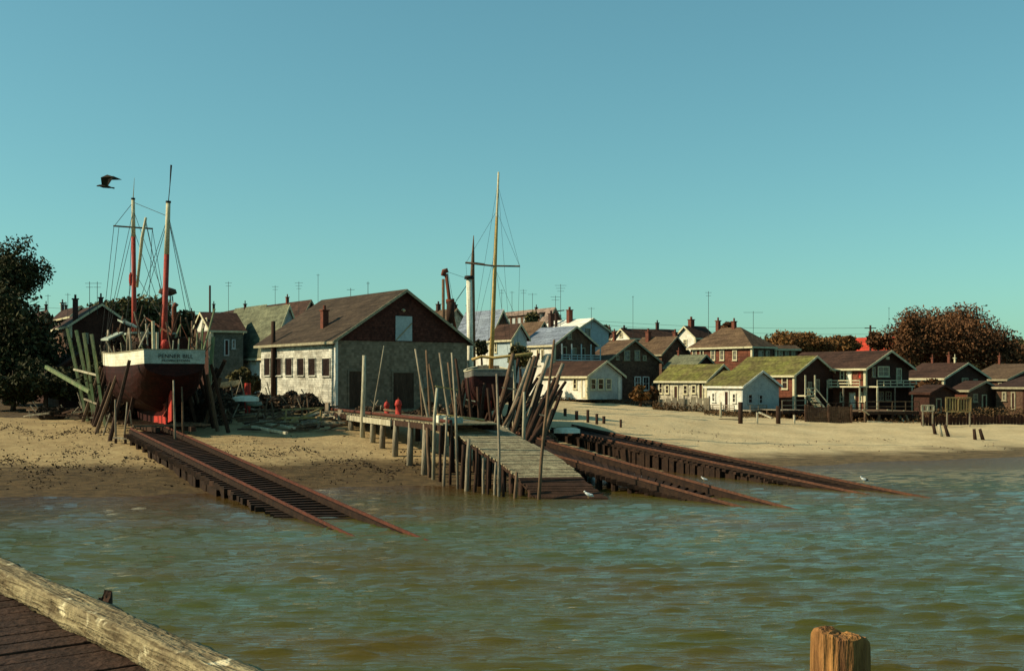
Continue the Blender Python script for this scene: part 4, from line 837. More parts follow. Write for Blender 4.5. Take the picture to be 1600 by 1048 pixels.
for k_, (p0, y0, p1, y1, Y, r, m) in enumerate(sorted(right, key=lambda z: z[2])):
    pole('cradle_pole', '%s leaning cradle pole, %s from the left by its top in the right-hand tangle' % (tone[(brownwood if m is oldwood and k_ % 2 else m).name], ORD[k_]), [gp(p0, y0, Y, .3), P(p1, y1, Y+1)], r*1.25, brownwood if m is oldwood and k_ % 2 else m, 'pole', gr_)
pole('cradle_pole', 'pale upright pole inside the right-hand tangle', [gp(803, 670, 75, .3), P(804, 562, 75)], .12, palewood, 'pole', gr_)
for k, (a, b) in enumerate([((784, 605, 72), (822, 611, 72)), ((836, 646, 70), (856, 650, 70)), ((812, 575, 73), (846, 572, 73)), ((770, 640, 73), (800, 612, 73)), ((800, 640, 72.5), (850, 618, 73))]):
    xb(a, b, .1, oldwood if k < 3 else darkwood, ['long upper-left crossbar', 'short low crossbar', 'topmost crossbar', 'slanting left crossbar', 'slanting lower crossbar'][k]+' nailed across the right-hand cradle poles', 'crossbars of the right-hand cradle')
p = P(858, 692, 71); t = thing('trestle', 'dark propped plank at the foot of the pole tangle', 'trestle', p)
MB().beam(P(842, 676, 72), P(862, 690, 70), .5, .1).build('plank', darkwood, t); MB().beam(P(828, 700, 70), P(850, 684, 72), .15, .15).build('prop', brownwood, t)

# ------------------------------------------------------------------ boats
def hull_geo(L, bm, bt, zs, zt, kt, kb, n=22, m=9, p=1.9, band=.8, rise=.5, bowk=.0):
    """stations from transom (t=0) to bow (t=1); returns section points [station][k] port side x>=0 in local (x, y, z)"""
    out = []
    for i in range(n+1):
        t = i/n
        b = bt+(bm-bt)*math.sin(min(t/.45, 1)*math.pi/2) if t < .45 else bm*(1-((t-.45)/.55)**2.6)
        b = max(b, .04)
        sheer = zs+rise*abs(t-.3)**1.7*2.0
        keel = kb+(kt-kb)*max(0, 1-t/.2)**1.3 if t < .2 else kb+(sheer-kb)*.93*max(0, (t-.8)/.2)**2.4
        row = []
        for k in range(m+1):
            s = k/m
            if k == m: z, x = sheer, b
            elif k == m-1: z, x = sheer-band, b*.985
            else:
                q = k/(m-1); z = keel+(sheer-band-keel)*q**1.25; x = b*.985*(1-(1-q)**p)
            row.append((x, t*L+ .0, z))
        out.append(row)
    return out
def make_boat(name, label, base, head, spec, mats, deck_drop=.75):
    """base: point under the transom at keel height; head: unit heading vector"""
    hd = V((head[0], head[1], 0)).normalized(); sd_ = V((hd.y, -hd.x, 0))     # starboard
    root = thing(name, label, 'boat', base)
    T = lambda x, y, z: V(base)+sd_*x+hd*y+V((0, 0, z))
    rows = hull_geo(**spec); n = len(rows)-1; m = len(rows[0])-1
    lower, band = MB(), MB()
    for sgn in (-1, 1):
        for i in range(n):
            for k in range(m):
                q = [T(sgn*rows[a][b][0], rows[a][b][1], rows[a][b][2]) for a, b in ((i, k), (i+1, k), (i+1, k+1), (i, k+1))]
                if sgn < 0: q = q[::-1]
                (band if k == m-1 else lower).add(q, [(0, 1, 2, 3)])
    # transom: lower part closes the hull, upper board is its own part
    lo = [T(rows[0][k][0], 0, rows[0][k][2]) for k in range(m)]+[T(-rows[0][k][0], 0, rows[0][k][2]) for k in range(m-1, -1, -1)]
    lower.add(lo, [tuple(range(len(lo)))])
    ho = lower.build('hull', mats['hull'], root, False)
    # inner bulwark face for thickness
    for sgn in (-1, 1):
        for i in range(n):
            q = []
            for a, b in ((i, m-1), (i+1, m-1), (i+1, m), (i, m)):
                x, y, z = rows[a][b]; q.append(T(sgn*max(x-.09, .0), y, z))
            band.add(q if sgn < 0 else q[::-1], [(0, 1, 2, 3)])
            q = [T(sgn*rows[a][m][0]+o, rows[a][m][1], rows[a][m][2]) for a, o in ((i, 0), (i+1, 0), (i+1, -sgn*.09), (i, -sgn*.09))]
            band.add(q if sgn > 0 else q[::-1], [(0, 1, 2, 3)])
    band.build('bulwark', mats['band'], root)
    x1, x0 = rows[0][m][0], rows[0][m-1][0]; z1, z0 = rows[0][m][2], rows[0][m-1][2]
    MB().prism([T(-x0, -.06, z0), T(x0, -.06, z0), T(x1, -.06, z1), T(-x1, -.06, z1)], hd*.1).build('transom', mats['transom'], root)
    # rail cap
    cap = MB()
    for sgn in (-1, 1):
        for i in range(n):
            a = T(sgn*(rows[i][m][0]-.03), rows[i][m][1], rows[i][m][2]+.03); b = T(sgn*(rows[i+1][m][0]-.03), rows[i+1][m][1], rows[i+1][m][2]+.03); cap.beam(a, b, .16, .05)
    cap.beam(T(-x1, 0, z1+.03), T(x1, 0, z1+.03), .16, .05); cap.build('rail_cap', mats['cap'], root)
    dk_ = MB(); ring = [T(rows[i][m-1][0]-.02, rows[i][m-1][1]+(.1 if i == 0 else 0), rows[i][m-1][2]+.05) for i in range(n)]+[T(-rows[i][m-1][0]+.02, rows[i][m-1][1]+(.1 if i == 0 else 0), rows[i][m-1][2]+.05) for i in range(n-1, -1, -1)]
    dk_.add(ring, [(i, i+1, len(ring)-2-i, len(ring)-1-i) for i in range(n-1)]); dk_.build('deck', mats['deck'], root)
    return root, T, rows
hd1 = (-.47, .883)
tb = P(273, 570, 72.5); zk = 2.35
b1 = make_boat('fishing_boat', 'large two-masted fishing boat hauled out stern-first on the left slipway', (tb.x, tb.y, zk), hd1,
    dict(L=17.5, bm=2.85, bt=1.9, zs=4.65, zt=3.8, kt=3.1, kb=.75, band=.86, rise=.5, p=2.5), dict(hull=hull_m, band=white_p, transom=transom_m, cap=trim_dull, deck=oldwood))
R1, T1, rows1 = b1
# keel, sternpost, rudder, propeller
MB().prism([T1(-.11, 2.0, 0), T1(-.11, 15.5, 0), T1(-.11, 16.3, 1.6), T1(-.11, 3.3, 1.6), T1(-.11, 1.4, 2.6)], (T1(.22, 0, 0)-T1(0, 0, 0))).build('keel', hull_m, R1)
MB().prism([T1(-.05, 1.85, .15), T1(-.05, .75, .3), T1(-.05, .75, 1.55), T1(-.05, 1.2, 2.5), T1(-.05, 1.6, 2.5)], (T1(.1, 0, 0)-T1(0, 0, 0))).build('rudder', red_p, R1)
MB().prism([T1(-.14, 2.1, .03), T1(-.14, 6.0, .03), T1(-.14, 6.0, .5), T1(-.14, 3.6, 1.1), T1(-.14, 2.4, 1.2)], (T1(.28, 0, 0)-T1(0, 0, 0))).build('skeg_patch', red_p, R1)
pr = MB(); c = T1(0, 1.95, .95)
for k in range(3):
    a = k*2.094; d = (T1(math.cos(a), 0, 0)-T1(0, 0, 0))+V((0, 0, math.sin(a))); pr.beam(c, c+d*.5, .24, .04, (hd1[0], hd1[1], .4))
pr.tube([c-V((*hd1, 0))*.1, c+V((*hd1, 0))*.25], .09, 8); pr.build('propeller', rust, R1)
# writing on the transom
def text_part(txt, size, x, z, parent, T, m, yoff=-.075):
    cu = bpy.data.curves.new('lettering', 'FONT'); cu.body = txt; cu.size = size; cu.align_x = 'CENTER'; cu.align_y = 'CENTER'; cu.extrude = .008; cu.space_character = 1.05
    to = bpy.data.objects.new('tmp', cu); COL.objects.link(to); bpy.context.view_layer.update()
    me = bpy.data.meshes.new_from_object(to.evaluated_get(bpy.context.evaluated_depsgraph_get())); bpy.data.objects.remove(to)
    o0 = V(parent['_w']); ax = (T(1, 0, 0)-T(0, 0, 0)); nn = (T(0, -1, 0)-T(0, 0, 0)); c = T(x, yoff, z)
    for v in me.vertices:
        q = v.co.copy(); v.co = c+ax*q.x+V((0, 0, q.y))+nn*q.z-o0
    me.materials.clear(); me.materials.append(m); me.name = 'lettering'
    ob = bpy.data.objects.new('lettering', me); COL.objects.link(ob); ob.parent = parent; return ob
trn = [c for c in R1.children if c.name.startswith('transom')][0]
zt_ = rows1[0][-1][2]
text_part('PENNER BILL', .36, .05, zt_-.40, trn, T1, black_m); text_part('PROVINCETOWN', .21, .06, zt_-.68, trn, T1, black_m)
# masts and rigging
def rig(T, parent, a, b, r=.018, name='stay', m=rope):
    return MB().tube([a, b], r, 4).build(name, m, parent)
fm0, fm1 = T1(0, 14, 3.9), P(208, 312, 84.6)
fm0.z = 5.5; mm0, mm1 = T1(0, 3.7, 3.9), P(263, 317, 75.6); mm0.z = 5.6
def mast(a, b, f, r0, r1, parent, m1, m2):
    k = a+(b-a)*f; o = MB().tube([a, k], [r0, (r0+r1)/2], 12).build('mast', m1, parent, True)
    MB().tube([k, b], [(r0+r1)/2*1.01, r1], 12).build('masthead', m2, o, True)
    MB().tube([b, b+V((0, 0, .12))], r1*1.25, 10).build('cap', black_m, o); return o
fmo = mast(fm0, fm1, .79, .19, .12, R1, mast_red, mast_w); mmo = mast(mm0, mm1, .70, .20, .14, R1, mast_red, mast_w)
MB().tube([fm1, P(210, 278, 84.6)], [.04, .012], 6).build('topmast_whip', trim_dull, fmo); MB().tube([mm1, P(265.5, 290, 75.6), P(267.5, 258, 75.6)], [.03, .03, .07], 6).build('topmast_whip', black_m, mmo)
MB().tube([P(177, 353, 84.2), P(239, 357.5, 84.9)], .06, 6).build('crosstree', brownwood, R1)
MB().tube([T1(.1, 13.6, 9.9-.2), P(222, 372, 83.4), P(228, 340, 83)], [.1, .12, .09], 8).build('boom', mast_w, R1, True)
MB().tube([P(229, 497, 76.5), P(268, 523, 74.5)], [.05, .07], 6).build('boom', rust, R1)
rg = [(P(208, 330, 84.6), T1(-2.6, 12, 4.6)), (P(208, 356, 84.6), T1(-2.7, 10.6, 4.6)), (P(208, 356, 84.6), T1(2.6, 12, 4.6)), (P(209, 330, 84.6), T1(2.7, 9.6, 4.6)), (P(178, 354, 84.2), T1(-2.6, 13, 4.7)), (P(186, 354, 84.2), T1(-2.6, 11, 4.7)), (P(238, 358, 84.9), T1(2.6, 13, 4.7)), (P(208, 316, 84.6), P(178, 354, 84.2)),
      (P(208, 316, 84.6), P(262, 338, 75.6)), (P(228, 345, 83), T1(1.4, 7, 4.6)), (P(228, 350, 83), T1(1.9, 9, 4.6)), (P(262, 340, 75.6), T1(-2.4, 4.6, 4.7)), (P(263, 340, 75.6), T1(2.3, 5, 4.7)), (P(264, 345, 75.6), P(300, 500, 76)), (P(264, 340, 75.6), T1(1.7, .3, 4.7)), (P(208, 420, 84.6), T1(-1.8, 9, 4.6)), (P(213, 430, 84), T1(1.6, 5.5, 4.7)), (P(238, 357, 84.9), T1(1.0, 14.8, 4.7)), (P(262, 345, 75.6), T1(-1.2, 9, 4.6)), (fm1, T1(0, 17.2, 5.8))]
for a, b in rg: rig(T1, R1, a, b, .02)
MB().blob(P(204, 436, 84.2), .14, .14, .5, 8, 6, 8).build('furled_flag', red_p, R1)
# deckhouse and gear
dh = MB(); c = T1(0, 8.3, 0); ax = T1(1, 0, 0)-T1(0, 0, 0); ay = V((*hd1, 0))
dh.box(c+V((0, 0, 4.95)), 2.7, 3.4, 2.1, ax, ay); wh = dh.build('wheelhouse', brown_wall, R1)
MB().box(c+V((0, 0, 6.07)), 3.1, 3.8, .14, ax, ay).build('wheelhouse_roof', greytarp, wh)
for x in (-.8, 0, .8): MB().box(T1(x, 6.56, 5.3), .5, .05, .7, ax, ay).build('window', glass, wh)
for y in (7.3, 8.3, 9.3): MB().box(T1(-1.38, y, 5.4), .05, .6, .6, ax, ay).build('window', glass, wh)
MB().box(T1(.3, 5.4, 4.75), 3.3, 1.6, 1.9, ax, ay).build('companion_house', dark_wall, R1)
MB().box(T1(0, 3.9, 4.15), 1.3, 1.5, .7, ax, ay).build('winch_box', brownwood, R1)
for s in (-1, 1):      # gallows frames
    for yy in (3, 11.5):
        a, b = T1(s*2.1, yy, 3.9), T1(s*2.15, yy+1.3, 3.9); tp_ = T1(s*2.15, yy+.65, 6.2 if yy < 5 else 6.4)
        MB().tube([a, T1(s*2.15, yy+.15, 5.5), tp_, T1(s*2.15, yy+1.15, 5.5), b], .09, 7).build('gallows', oldwood if s < 0 else brownwood, R1, True)
MB().blob(T1(.6, 1.3, 4.3), 1.0, .7, .5, 21, k=.25).build('net', net_m, R1)
MB().blob(T1(-1.4, 12.7, 4.8), .8, 1.3, .8, 22, k=.25).build('net', net_m, R1)
MB().blob(T1(-1.3, 5.2, 4.6), .5, .7, .5, 25, k=.2).build('net', greytarp, R1)
MB().blob(T1(-.2, 2.0, 5.15), .28, .28, .36, 23, k=.05).build('float', red_p, R1)
MB().tube([T1(-.9, .9, 3.9), T1(-.9, .9, 5.9)], .09, 8).build('samson_post', palewood, R1); MB().tube([T1(-1.15, .7, 3.9), T1(-1.2, .7, 6.6)], .11, 8).build('samson_post', mast_w, R1)
for x, z in ((.25, 5.5), (-.1, 5.4), (.9, 5.6), (1.4, 5.9), (1.75, 6.2)): MB().tube([T1(x, .5, 3.9), T1(x+.12, .5, z)], .05, 6).build('stanchion', greenpaint if x > .8 else palewood, R1)
for (x0, y0, z0, x1, y1, z1) in [(-2, 6, 4.5, -.5, 7, 7.2), (1.9, 5, 4.5, .8, 9, 7.6), (-1.9, 2.5, 4.6, -.6, 5, 6.6), (2.1, 3, 4.6, 1.1, 2, 6.9), (-2.2, 10, 4.5, -1, 13, 7.5), (1.5, 2, 4.6, 2.4, 6, 6.9)]:
    MB().tube([T1(x0, y0, z0), T1(x1, y1, z1)], .06, 6).build('spar', brownwood, R1)
for k in range(5): MB().tube([T1(-2.3+.1*k, 13.5-k*2.3, 4.0), T1(-2.5+.1*k, 13.5-k*2.3, 5.4)], .035, 5).build('stanchion', palewood, R1)
MB().prism([T1(-2.6, 9.2, 5.6), T1(-1.6, 9.2, 6.1), T1(-1.5, 12.5, 6.2), T1(-2.6, 12.5, 5.7)], V((0, 0, .12))).build('tarpaulin', greytarp, R1)
MB().prism([T1(-1.3, 11.2, 6.9), T1(-.2, 11.2, 6.5), T1(-.2, 13.5, 6.9), T1(-1.3, 13.5, 7.2)], V((0, 0, .12))).build('tarpaulin', greytarp, R1)
rg_ = random.Random(77)
for k in range(64):
    x, y = rg_.uniform(-2.3, 2.3), rg_.uniform(1, 15); z0 = 4.1; hgt = rg_.uniform(1.2, 3.9) if k % 3 else rg_.uniform(.6, 1.4)
    MB().tube([T1(x, y, z0), T1(x+rg_.uniform(-1.1, 1.1), y+rg_.uniform(-.5, .8), z0+hgt)], rg_.uniform(.03, .075), 6).build('gear_pole', rg_.choice([brownwood, darkwood, darkwood, oldwood, greenpaint, rust, palewood]), R1)
for k in range(18):
    x, y = rg_.uniform(-2.1, 2.1), rg_.uniform(1, 13); MB().blob(T1(x, y, 4.5+rg_.random()*.8), rg_.uniform(.3, .6), rg_.uniform(.3, .6), rg_.uniform(.3, .7), 60+k, 8, 12, .3).build('gear_bundle', rg_.choice([net_m, darkwood, brownwood, net_m, rust]), R1)
MB().box(T1(-.9, 5.6, 5.1), .5, .9, 1.9, ax, ay).build('mast_housing', palewood, R1)
# dory stowed on deck (side view left of foremast)
# second boat
b2b = P(767, 586, 77)
b2 = make_boat('sailing_boat', 'second boat with yellow mast and dark hull hauled out behind the ramp', (b2b.x, b2b.y, 2.55), (-.05, 1),
    dict(L=10.5, bm=1.75, bt=1.2, zs=3.25, zt=2.6, kt=1.5, kb=.5, band=.42, rise=.5, p=3.2), dict(hull=hull_m, band=greyhull, transom=greyhull, cap=trim, deck=rail_m))
R2, T2, rows2 = b2
MB().prism([T2(-.08, .9, 0), T2(-.08, 9, 0), T2(-.08, 9.4, 1.2), T2(-.08, 1.2, 1.6)], (T2(.16, 0, 0)-T2(0, 0, 0))).build('keel', hull_m, R2)
MB().prism([T2(-.04, .35, .1), T2(-.04, .85, .05), T2(-.04, .85, 1.9), T2(-.04, .35, 1.9)], (T2(.08, 0, 0)-T2(0, 0, 0))).build('rudder', red_p, R2)
a = T2(.1, 3.4, 2.9); bt_ = P(779, 269, a.y)
ms = MB().tube([a, a+(bt_-a)*.5, bt_], [.17, .14, .06], 12).build('mast', yellow_p, R2, True)
k2 = a+(bt_-a)*.47; MB().tube([k2, bt_], [.142, .062], 12).build('topmast', mast_w, ms, True)
MB().tube([P(727, 410.5, a.y), P(771, 415.5, a.y-.1), P(812.5, 416, a.y)], .06, 6).build('crosstree', brownwood, ms)
MB().tube([P(737, 562, 79.8), P(752, 557, 79.8), P(772, 559, 80), P(832, 552, 78.5)], .1, 8).build('boom', yellow_p, R2, True)
MB().box(T2(0, 5.2, 3.35), 1.5, 2.6, .7).build('cabin', oldwood, R2)
MB().box(T2(0, 1.6, 3.2), .9, .9, .5).build('cockpit_box', rail_m, R2)
MB().box(T2(.3, 3.2, 3.1), 1.2, .6, .5).build('hatch', mast_red, R2)
for a_, b_ in [(P(778, 285, a.y), T2(-1.6, 3, 3.1)), (P(778, 285, a.y), T2(1.6, 3, 3.1)), (P(776, 330, a.y), P(728, 411, a.y)), (P(776, 330, a.y), P(812, 416, a.y)), (P(812, 416, a.y), P(808, 560, a.y)), (P(778, 290, a.y), P(812, 416, a.y)), (P(772, 400, a.y), T2(1.6, 5, 3.2)), (P(772, 400, a.y), T2(-1.6, 5, 3.2)), (P(728, 411, a.y), P(737, 560, a.y)), (P(778, 275, a.y), T2(0, 10, 3.6)), (P(772, 415, a.y), P(830, 553, 78.5))]:
    rig(T2, R2, a_, b_, .012)
# masts and derrick of craft behind the shed
def spar_thing(name, label, cat, lst, base):
    t = thing(name, label, cat, base)
    for nm, pts, r, m in lst: MB().tube(pts, r, 10).build(nm, m, t, True)
    return t
q = P(736, 560, 97); q.z = terrain(q.x, q.y)-.3
spar_thing('ship_mast', 'thick white mast with dark cap rising at the shed corner', 'mast', [('mast', [q, P(733, 436, 97)], [.28, .24], white_p), ('mast_cap', [P(733, 436, 97), P(733, 431, 97)], [.42, .38], black_m)], q)
q = P(740, 560, 99); q.z = terrain(q.x, q.y)-.3
spar_thing('ship_mast', 'slender pointed topmast beside the thick white mast', 'mast', [('mast', [q, P(738, 436, 99), P(739, 400, 99), P(740, 368, 99)], [.24, .2, .13, .03], brownwood), ('crosstree', [P(727, 410, 99), P(742, 411, 99), P(757, 412.5, 99)], [.05, .08, .05], brownwood)], q)
q = P(693, 560, 104); q.z = terrain(q.x, q.y)-.2
dt = spar_thing('derrick', 'rusty red derrick boom rising behind the shed roof', 'crane', [('post', [q, P(692.5, 436, 104)], [.16, .13], brownwood), ('boom', [P(713, 520, 104), P(703, 475, 104), P(697, 428, 104)], [.13, .16, .16], rust), ('boom_head', [P(692, 431, 104), P(694, 424, 104), P(700, 422, 104)], [.2, .25, .2], rust), ('winch_drum', [P(697, 471, 104), P(710, 470, 104)], [.22, .22], rust), ('housing', [P(704, 505, 104), P(704, 472, 104)], [.36, .36], darkwood)], q)
for a_, b_ in [(P(700, 425, 104), P(733, 436, 104)), (P(733, 440, 104), P(712, 470, 104)), (P(733, 440, 104), P(708, 478, 104)), (P(700, 426, 104), P(708, 470, 104))]: MB().tube([a_, b_], .02, 4).build('cable', rope, dt)

# green cradle posts left of the first boat
gg = 'green cradle posts left of the big boat'
for (p0, y0, p1, y1, Y, lb) in [(139, 645, 105, 513, 83, 'green cradle post, farthest left of the row'), (151, 655, 119, 516, 82, 'green cradle post, second from the left'), (153, 660, 131, 520, 81, 'green cradle post, third from the left'), (166, 662, 143, 522, 79.5, 'green cradle post standing nearest the big boat')]:
    a, b = P(p0, y0, Y), P(p1, y1, Y); a.z = terrain(a.x, a.y)-.4
    o = MB().beam(a, a+(b-a)*.5+V((0, 0, -.05)), .2, .2).beam(a+(b-a)*.48, b, .2, .19).build('cradle_post', greenpaint, None, origin=a); tag(o, lb, 'post', gg)
MB_ = MB(); a, b = P(70, 575, 84), P(152, 620, 80)
o = MB().beam(P(72, 573, 84), P(140, 612, 81), .22, .25).build('brace', greenpaint, None, origin=P(72, 573, 84)); tag(o, 'green diagonal timber slanting down to the cradle posts', 'beam')
xb((116, 577, 82), (152, 586, 80), .16, palewood, 'upper pale crossbar across the green cradle posts'); xb((132, 623, 82), (160, 634, 80), .14, oldwood, 'lower crossbar across the green cradle posts')
for (p0, y0, p1, y1, Y, lb, m) in [(322, 600, 333, 526, 80, 'right-hand green cradle post behind the transom', greenpaint), (330, 600, 328, 520, 82, 'pale upright post right of the transom', palewood), (300, 640, 352, 562, 79, 'dark leaning prop right of the big boat', darkwood), (290, 640, 340, 575, 81, 'second dark prop right of the big boat', darkwood), (316, 650, 345, 590, 78, 'slanting brown prop under the right side of the boat', brownwood)]:
    a, b = P(p0, y0, Y), P(p1, y1, Y); a.z = min(a.z, terrain(a.x, a.y)-.3) if y0 > 610 else terrain(a.x, a.y)-.3
    o = MB().beam(a, b, .22, .22).build('cradle_post', m, None, origin=a); tag(o, lb, 'post')
for (p0, y0, p1, y1, Y, lb) in [(181, 686, 180, 624, 71.5, 'thin post with knob left of the keel, front one'), (194, 676, 199, 628, 74, 'thin post with knob left of the keel, rear one'), (274, 690, 271, 594, 69.5, 'tall thin stake standing before the rudder'), (287, 676, 284, 604, 73, 'dark thin stake right of the rudder'), (159, 676, 172, 646, 74, 'short leaning stake beside the green posts'), (208, 676, 203, 640, 75, 'short stake under the port side of the boat')]:
    pole('stake', lb, [gp(p0, y0, Y, .3), P(p1, y1, Y)], .075, brownwood if 'dark' in lb else oldwood)
dp_ = random.Random(5)
for k in range(9):
    for sx in (-1, 1):
        if sx < 0 and k in (1, 2, 4): continue
        y = .8+1.5*k+dp_.uniform(-.3, .3); a = T1(sx*(3.3+dp_.random()*.7), y, 0); a.z = terrain(a.x, a.y)-.2; b = T1(sx*2.55, y+dp_.uniform(-.4, .4), 3.2+dp_.uniform(-.3, 1.0))
        tag(MB().tube([a, b], [.14, .11], 7).build('hull_prop', dp_.choice([darkwood, brownwood, darkwood]), None, origin=a), 'dark prop leaning on the %s side of the big boat, %s from the stern' % ('left' if sx < 0 else 'right', ORD[k]), 'prop', 'props shoring up the big boat')
    if k < 5:
        for sx in (-1, 1):
            y = .8+1.6*k; a = T2(sx*(2.3+dp_.random()*.4), y, 0); a.z = terrain(a.x, a.y)-.2; b = T2(sx*1.75, y+dp_.uniform(-.3, .3), 2.3+dp_.uniform(-.3, .6))
            tag(MB().tube([a, b], [.12, .1], 7).build('hull_prop', darkwood, None, origin=a), 'dark prop leaning on the %s side of the second boat, %s from the stern' % ('left' if sx < 0 else 'right', ORD[k]), 'prop', 'props shoring up the second boat')
# keel cradle (carriage) under the first boat
p = T1(0, 8, -.2); cr = thing('boat_cradle', 'low dark timber cradle carrying the keel of the big boat', 'cradle', p)
for x in (-1.1, 1.1): MB().beam(T1(x, -.3, -.22), T1(x, 15, -.22), .3, .3).build('runner', darkwood, cr)
for i in range(8): MB().beam(T1(-2.4, .8+2*i, -.0), T1(2.4, .8+2*i, -.0), .28, .13).build('crossbeam', brownwood, cr)
for x, y in ((-1.8, 4), (1.8, 4), (-2, 8), (2, 8), (-1.8, 12), (1.8, 12)): MB().beam(T1(x*1.2, y, .05), T1(x, y, 1.75), .22, .22).build('bilge_prop', darkwood, cr)
p = T2(0, 4, -.2); cr = thing('boat_cradle', 'dark timber cradle under the second boat', 'cradle', p)
for x in (-.9, .9): MB().beam(T2(x, .2, -.4), T2(x, 9.5, -.4), .26, .6).build('runner', darkwood, cr)
for i in range(5): MB().beam(T2(-1.6, 1+1.9*i, -.05), T2(1.6, 1+1.9*i, -.05), .25, .1).build('crossbeam', darkwood, cr)
for x, y in ((-1.3, 2.5), (1.3, 2.5), (-1.5, 5.5), (1.5, 5.5)): MB().beam(T2(x*1.15, y, 0), T2(x, y, 1.75), .18, .18).build('bilge_prop', darkwood, cr)
# bench-like frame left of the rails
t = thing('trestle', 'low timber frame on the sand beside the left slipway', 'trestle', P(195, 688, 70))
MB().beam(P(178, 684, 70.5), P(217, 685, 70), .25, .12).build('top_plank', oldwood, t)
for px in (181, 196, 214):
    a = P(px, 685, 70.3); MB().beam(V((a.x, a.y, terrain(a.x, a.y)-.1)), a, .13, .13).build('leg', darkwood, t)

# ------------------------------------------------------------------ yard clutter
sc_lab = 'rough scrap timber lying in the yard between big boat and shed'
def timber(a, b, w, h, m): 
    return MB().beam(a, b, w, h).build('scrap_timber', m, None, origin=a)
clutter = [(430, 655, 492, 656, .12, yellow_p), (457, 657, 500, 637, .15, palewood), (405, 636, 500, 642, .14, palewood), (395, 668, 448, 682, .16, palewood), (412, 662, 460, 672, .14, palewood), (430, 660, 495, 664, .12, brownwood), (420, 640, 448, 632, .1, brownwood), (367, 636, 420, 640, .1, oldwood), (440, 650, 470, 632, .1, brownwood), (470, 660, 520, 655, .12, oldwood), (500, 648, 540, 656, .13, palewood), (350, 650, 400, 656, .12, oldwood), (380, 662, 430, 650, .1, brownwood), (340, 632, 385, 622, .1, brownwood)]
for (p0, y0, p1, y1, w, m) in clutter:
    a = ground_at(p0, min(y0+6, 686)); b = ground_at(p1, min(y1+6, 686)); b.y = a.y+max(-2.5, min(2.5, b.y-a.y)); b.x = (p1-800)/F*b.y; b.z = terrain(b.x, b.y)
    tag(timber(a+V((0, 0, .12+rnd.random()*.25)), b+V((0, 0, .15+rnd.random()*.4)), w+.05, w, m), 'long %s scrap timber, starting %s' % ({'varnished_yellow_spar': 'yellow', 'pale_bleached_wood': 'pale', 'brown_pole_wood': 'brown', 'weathered_grey_wood': 'grey'}[m.name], 'left of the timber frame' if p0 < 425 else 'inside the timber frame' if p0 < 475 else 'right of the timber frame'), 'timber', 'scrap timbers in the yard')
ochre_y = mat('raw_yellow_timber', (.42, .31, .13), (.24, .16, .07), 3, stretch=ST, bump=.5)
pieces = [darkwood, brownwood, brownwood, oldwood, brownwood]
tn2 = {'dark_wet_wood': 'dark wet', 'brown_pole_wood': 'brown', 'weathered_grey_wood': 'grey weathered', 'pale_bleached_wood': 'pale bleached'}
for i in range(64):
    px, Y = rnd.uniform(335, 520), rnd.uniform(74, 86); g = G(px, Y); an = rnd.uniform(-.7, .7)+(1.3 if rnd.random() < .3 else 0); L_ = rnd.uniform(.8, 2.8)
    a = g+V((0, 0, .1+rnd.random()*.35)); b = a+V((math.cos(an)*L_, math.sin(an)*L_, rnd.uniform(-.05, .35)))
    b.z = max(b.z, terrain(b.x, b.y)+.08)
    mm_ = rnd.choice(pieces); tag(timber(a, b, rnd.uniform(.08, .22), rnd.uniform(.06, .16), mm_), '%s yard scrap timber %s of the dinghy, lying %s' % (tn2[mm_.name], 'left' if px < 375 else 'just right' if px < 430 else 'well right' , 'lengthwise' if abs(math.cos(an)) > .8 else 'askew'), 'timber', 'scrap timbers in the yard')
for i in range(26):
    px, Y = rnd.uniform(35, 150), rnd.uniform(80, 90); g = G(px, Y); an = rnd.uniform(-.7, .7); L_ = rnd.uniform(.8, 2.5); a = g+V((0, 0, .15+rnd.random()*.4))
    b = a+V((math.cos(an)*L_, math.sin(an)*L_, rnd.uniform(-.05, .3))); b.z = max(b.z, terrain(b.x, b.y)+.05)
    mm_ = rnd.choice(pieces); tag(timber(a, b, rnd.uniform(.08, .2), rnd.uniform(.06, .14), mm_), '%s scrap timber %s, lying %s' % (tn2[mm_.name], 'near the left tree' if px < 85 else 'near the green posts', 'lengthwise' if abs(math.cos(an)) > .9 else 'askew'), 'timber', 'scrap timbers at the left')
def heap(px, Y, rx, ry, rz, m, label, seed, name='net_heap', cat='net heap'):
    g = G(px, Y); t = MB(); th_ = thing(name, label, cat, g); rs = np.random.RandomState(seed); pts = []
    for k in range(9):
        c = g+V((rs.uniform(-.7, .7)*rx, rs.uniform(-.7, .7)*ry, rz*rs.uniform(.05, .5))); ex, ey, ez = rx*rs.uniform(.25, .5), ry*rs.uniform(.3, .5), rz*rs.uniform(.3, .6)
        t.blob(c, ex, ey, ez, seed*9+k, 9, 14, .3)
        for _ in range(160):
            d = rs.randn(3); d /= np.linalg.norm(d); pts.append((c.x+d[0]*ex*1.08, c.y+d[1]*ey*1.08, c.z+abs(d[2])*ez*1.08))
    t.build('core', m, th_); leaf_object('tangle', np.array(pts), .17, seed, brownwood if seed % 2 else m, th_, tuple(g))
    for k in range(5):
        p = g+V((rs.uniform(-1, 1)*rx, rs.uniform(-.5, .5)*ry, .05)); q = p+V((rs.uniform(-1, 1), rs.uniform(-.4, .4), rz*rs.uniform(.6, 1.5)))
        MB().tube([p, q], .045, 5).build('stick', oldwood, th_)
heap(455, 86, 2.0, 1.3, 1.5, net_m, 'large dark net heap against the shed side wall', 1)
heap(495, 84.5, 1.0, .8, 1.1, net_m, 'smaller brown heap near the shed corner', 2)
heap(350, 84, 2.0, 1.5, 2.0, net_m, 'dark gear heap right of the big boat', 3); heap(385, 88, 2.0, 1.4, 1.3, net_m, 'gear heap behind the white dinghy', 4)
